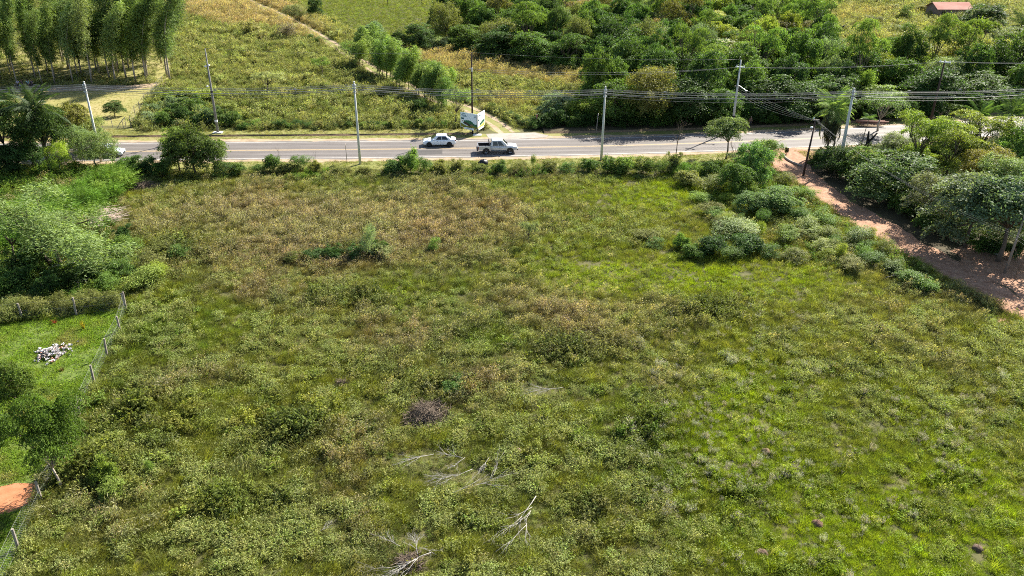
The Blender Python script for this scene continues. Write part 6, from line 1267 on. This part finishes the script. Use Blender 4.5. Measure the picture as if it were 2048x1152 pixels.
# ------------------------------------------------------------------ dead wood, mounds, rubbish and other small things
def dead_branch(label, x0, y0, x1, y1, seed, r_=0.035, depth=4, mat='deadwood', spread=0.6, z=0.3, name='dead_branch'):
    """branch lying on the grass: butt at the first pixel, tips towards the second"""
    a_, c_ = P(x0, y0, z), P(x1, y1, z); d = c_ - a_; L = d.length; g = random.Random(seed); t = thing(name, label, 'branch', (a_.x, a_.y, 0)); dirv = d.normalized()
    b = MB(); p0 = Vector((0, 0, z)); barebranch(b, p0, dirv, L * 0.5, r_ * 0.62, depth, g, spread, 0.0)
    b.v = [(v[0], v[1], max(0.12, z + (v[2] - z) * 0.45)) for v in b.v]; b.build('limb', M[mat], t, True)
    b = MB()
    for k in range(5):
        nd = (dirv + Vector((g.uniform(-1, 1), g.uniform(-1, 1), 0)) * 0.8).normalized(); s_ = dirv * L * g.uniform(0.2, 0.7) + p0; barebranch(b, s_, nd, L * g.uniform(0.2, 0.4), r_ * 0.4, 2, g, spread, 0)
    b.v = [(v[0], v[1], max(0.12, z + (v[2] - z) * 0.45)) for v in b.v]; b.build('twigs', M[mat], t, True); return t
dead_branch('bleached forked branch standing out on the grass, tips down', 1072, 992, 1040, 1085, 1, 0.055, 4, spread=0.45, z=0.7)
dead_branch('long bleached stick with side twigs left of the pale branch tangle', 868, 908, 792, 925, 2, 0.035, 3, spread=0.45, z=0.72)
dead_branch('bleached branch tangle below the brush pile, upper part', 925, 915, 870, 905, 3, 0.035, 4, z=0.72); dead_branch('bleached branch tangle below the brush pile, lower part', 945, 938, 858, 968, 4, 0.04, 4, z=0.72); dead_branch('short bleached limb beside the branch tangle', 930, 915, 900, 940, 44, 0.03, 3, z=0.72)
dead_branch('long thin bleached stick right of the branch tangle', 905, 986, 1022, 942, 5, 0.03, 2, spread=0.35, z=0.72); dead_branch('slim pale branch at the upper right of the branch tangle', 978, 915, 955, 945, 6, 0.025, 3, z=0.72)
dead_branch('bleached branch lying alone right of the brush pile', 1125, 775, 1050, 782, 7, 0.035, 4, spread=0.6, z=0.72)
dead_branch('heavy bleached limb over brown brush near the bottom edge', 862, 1105, 760, 1150, 8, 0.05, 4, z=0.72); dead_branch('grey twig bundle standing above the heavy limb', 835, 1108, 828, 1060, 9, 0.028, 4, 'deadwood', 0.6, 0.8); dead_branch('curved grey twigs left of the twig bundle', 800, 1092, 755, 1070, 10, 0.025, 3, z=0.72); dead_branch('pale stick right of the twig bundle', 838, 1095, 880, 1105, 11, 0.02, 2, z=0.72)
dead_branch('bleached fallen limb under the wispy leaning tree', 140, 530, 168, 565, 12, 0.05, 4, z=0.8); dead_branch('pale broken limb beside the wispy leaning tree', 150, 525, 90, 535, 13, 0.04, 4, z=1.2); dead_branch('grey broken twigs right of the wispy leaning tree', 150, 520, 195, 545, 14, 0.04, 4, z=1.0)
dead_branch('pale dry stick near the lower left weeds', 640, 1062, 670, 1040, 15, 0.02, 3, z=0.4); dead_branch('dry fallen branch at the edge of the dirt road scrub', 1770, 555, 1815, 545, 16, 0.03, 3, z=0.4)
def brush_pile(label, px, py, wm_, h, seed, n_=90, mat='browntwig'):
    g = random.Random(seed); t = thing('brush_pile', label, 'brush pile', P(px, py))
    for k in range(12):
        a_ = g.uniform(0, 6.28); b = MB(); p0 = Vector((math.cos(a_), math.sin(a_), 0)) * wm_ * 0.45 + Vector((0, 0, .08)); d = (Vector((0, 0, h)) - p0 * g.uniform(.7, 1.3)).normalized(); barebranch(b, p0, d, wm_ * 0.42, .035, 3, g, .7); b.v = [(v[0], v[1], v[2] if v[2] < h else h + (v[2] - h) * .3) for v in b.v]; b.build('branch', M[mat], t)
    b = MB()
    for k in range(n_ * 5):
        a_, q_ = g.uniform(0, 6.28), wm_ * .5 * math.sqrt(g.random()); z = h * (1 - (q_ / (wm_ * .5)) ** 1.6) * g.uniform(.3, 1.0) + .06; c_ = Vector((q_ * math.cos(a_), q_ * math.sin(a_), z)); d = Vector((g.uniform(-1, 1), g.uniform(-1, 1), g.uniform(-.45, .6))).normalized() * g.uniform(.18, .6); b.tube([c_ - d, c_ + Vector((0, 0, .03)), c_ + d], [.022, .018, .01], 3, cap=False)
    o = b.build('twig_tangle', M[mat], t); o['kind'] = 'stuff'
    m_ = MB().lathe([(wm_ * .42, 0), (wm_ * .33, h * .2), (wm_ * .18, h * .38), (0, h * .45)], (0, 0, 0), 14); m_.v = [(x * (1 + .2 * math.sin(5 * x + 3 * y)), y, z) for x, y, z in m_.v]; m_.build('heart', simple('dark_heap_%d' % seed, (.045, .034, .024), .95, noise=.5, nscale=6), t, True); return t
brush_pile('brown heap of cut brush in the middle of the field', 856, 836, 3.4, .8, 1); brush_pile('small brown brush under the heavy bleached limb', 818, 1132, 1.6, .45, 2, 40); brush_pile('grey-brown cut brush at the field edge below the hedge tree', 292, 378, 3.2, .6, 3, 60); brush_pile('small dark twig heap at the left of the big brush pile', 685, 770, .7, .25, 5, 20)
# heap of pale dry stalks by the cane
g = random.Random(31); t = thing('dry_stalk_heap', 'heap of pale dry stalks between cane and field', 'stalks', P(208, 442))
for lay in range(6):
    b = MB()
    for k in range(34):
        c_ = Vector((g.gauss(0, .9), g.gauss(0, 1.0), g.uniform(.1, .9))); d = Vector((g.uniform(.4, 1.1), g.uniform(.2, .9), g.uniform(-.25, .35))) * g.uniform(.5, 1.2); b.tube([c_ - d, c_ + Vector((0, 0, .12)), c_ + d], [.02, .018, .01], 3, cap=False)
    b.build('stalk_layer', simple('dry_stalks_%d' % lay, (.42 + .02 * lay, .37, .30), .9), t)
def mound(label, px, py, r_, h, seed, col=(.13, .08, .05)):
    g = np.random.default_rng(seed); t = MB().lathe([(r_ * 1.1, -.05), (r_, h * .25), (r_ * .82, h * .6), (r_ * .5, h * .88), (.02, h)], (0, 0, 0), 14); j = g.normal(0, .06, (len(t.v), 3)) * r_; t.v = [(x + a_, y + b_, z + c_) for (x, y, z), (a_, b_, c_) in zip(t.v, j)]
    o = t.build('termite_mound', simple('mound_earth_%d' % seed, col, .95, noise=.35, nscale=9, bump=.6), None, True); o.location = P(px, py); return tag(o, label, 'mound', 'termite mounds in the field')
mound('reddish termite mound among grey plumes', 1634, 1050, .34, .3, 1, (.11, .06, .04)); mound('small pinkish mound right of the branch tangle', 1037, 908, .26, .42, 2, (.17, .11, .08)); mound('brown mound at the right near the bright grass', 1524, 1108, .32, .26, 3, (.12, .075, .05)); mound('dark brown mound near the grey plumes', 1955, 1098, .28, .22, 4, (.10, .065, .045)); mound('rounded brown mound beside the bright grass', 1532, 905, .32, .26, 5, (.15, .10, .06))
# rubbish heap on the yard lawn: every bag and rag a piece
g = random.Random(5); t = thing('rubbish_heap', 'heap of pale rubbish and rags on the green yard lawn', 'rubbish', P(103, 709)); rub = [simple('rubbish_%d' % i, c, .7, noise=.25, nscale=9) for i, c in enumerate(((.42, .38, .36), (.26, .24, .23), (.52, .49, .48), (.40, .20, .15), (.12, .11, .11), (.22, .45, .50), (.38, .31, .26)))]
for k in range(150):
    x, y = g.gauss(.1, .55), g.gauss(0, .62)
    if k < 12: x, y = g.uniform(-1.5, -.5), g.gauss(.25, .2)
    m_ = MB(); rr = g.uniform(.05, .16); q_ = []
    for i in range(4):
        for j in range(4): q_.append((x + (i - 1.5) * rr * .55 + g.gauss(0, .04), y + (j - 1.5) * rr * .55 + g.gauss(0, .04), .05 + max(0, .3 - .3 * math.hypot(x, y)) + g.uniform(0, .16)))
    m_.add(q_, [(i * 4 + j, i * 4 + j + 1, (i + 1) * 4 + j + 1, (i + 1) * 4 + j) for i in range(3) for j in range(3)]); m_.build('rag', rub[g.choice((0, 0, 0, 1, 2, 2, 2, 3, 4, 6, 6)) if k else 5], t)
g = random.Random(9)
for (px, py, s_, lab) in ((1982, 500, .5, 'white rubbish bag under the spreading trees, the larger one'), (1996, 507, .38, 'white rubbish bag lying right of the larger bag'), (1690, 508, .45, 'pale crumpled sheet in the scrub beside the dirt road')):
    m_ = MB().lathe([(s_ * 1.1, 0), (s_, s_ * .3), (s_ * .6, s_ * .55), (.02, s_ * .62)], (0, 0, 0), 10); m_.v = [(x + g.gauss(0, .07 * s_), y + g.gauss(0, .07 * s_), z + g.gauss(0, .05 * s_)) for x, y, z in m_.v]; o = m_.build('rubbish_bag', rub[2], None, True); o.location = P(px, py); tag(o, lab, 'bag')
m_ = MB().lathe([(.55, 0), (.6, .3), (.45, .62), (.02, .72)], (0, 0, 0), 10); m_.v = [(x + g.gauss(0, .05), y + g.gauss(0, .05), z + g.gauss(0, .03)) for x, y, z in m_.v]; o = m_.build('black_bag', M['black'], None, True); o.location = P(967, 330); tag(o, 'black lump like a full bag on the verge below the pickup', 'bag')
# yard plants
def tuft_plant(label, px, py, h, col, seed):
    g = np.random.default_rng(seed); n_ = 46; b_ = disc(g, n_, .08); V, Q, i = blades(b_, h * g.uniform(.5, 1.1, n_), np.full(n_, .05), disc(g, n_, .3), g, 3); t = thing('ornamental_plant', label, 'plant', P(px, py)); o = link('leaves', fastmesh('leaves', V, Q, M['leaf'], g.uniform(0, 1, n_)[i]), t); o.color = (*col, 1); MB().tube([(0, 0, -.05), (0, 0, h * .5)], [.04, .02], 6).build('stem', M['bark'], t)
tuft_plant('yellow-leaved plant casting a long shadow on the yard lawn', 167, 658, .95, (.32, .26, .03), 1); tuft_plant('small red-leaved plant on the yard lawn near the back fence', 110, 648, .5, (.28, .07, .04), 2); tuft_plant('small rusty plant right below the rubbish heap', 124, 742, .4, (.16, .12, .04), 3)
# forked stump, log pile, culvert edge, dark bush at the lane mouth, bare saplings
p = P(1732, 300); t = thing('forked_stump', 'blackened forked stump beside the papaya', 'stump', p); st_m = simple('charred_wood', (.025, .02, .018), .9)
MB().tube([(0, 0, -.2), (0, 0, .9), (.05, 0, 1.3)], [.3, .26, .25], 8).build('base', st_m, t, True); MB().tube([(0, 0, 1.1), (-.1, 0, 1.9), (-.12, 0, 2.6)], [.2, .15, .1], 7).build('prong', st_m, t, True); MB().tube([(.05, 0, 1.15), (.5, 0, 1.6), (1.05, 0, 2.4)], [.2, .15, .1], 7).build('prong', st_m, t, True)
g = random.Random(77); t = thing('log_pile', 'low pile of reddish logs on the far road verge', 'logs', P(1742, 252))
for k in range(7): y_ = (k % 4) * .3 - .4 + (.15 if k > 3 else 0); z_ = .15 + (.25 if k > 3 else 0); MB().tube([(-2.0 + g.uniform(-.4, .4), y_, z_ + .3), (2.0 + g.uniform(-.4, .4), y_ + g.uniform(-.2, .2), z_ + .3)], [.14, .11], 7).build('log', simple('log_%d' % k, (.15 + .02 * (k % 3), .085, .065), .9, noise=.3, nscale=5), t, True)
b = MB(); ln = catmull([P(x, y) for x, y in ((1566, 309), (1572, 318), (1585, 326), (1602, 333))], .4); b.tube([Vector((q_.x, q_.y, .1)) for q_ in ln], .14, 6); tag(b.build('culvert_edge', M['apron'], None, True), 'curved pale concrete edge of the ditch at the dirt road mouth', 'kerb')
plant('shrub', 'dark_bush', 'small dark bush at the end of the curved concrete edge', 'shrub', 1573, 308, 294, 11, (.02, .018, .012))
for (bx, by, yt, wp, lab) in ((1352, 322, 226, 46, 'bare grey sapling in the hedge right of the driveway view'), (1472, 352, 262, 50, 'leafless thin tree in the corner scrub'), (560, 330, 286, 16, 'bare twig sapling in the hedge left of the road sign'), (632, 332, 292, 10, 'bare thin sapling beside the road sign'), (1545, 330, 268, 50, 'bare arching twigs at the dirt road corner'), (1441, 470, 424, 44, 'dark bare little tree behind the low hedge'), (1880, 255, 212, 40, 'pale bare forked tree across the road bend'), (2030, 560, 480, 40, 'thin bare tree on the sandy clearing')):
    plant('bare', 'bare_tree', lab, 'tree', bx, by, yt, wp, MG)
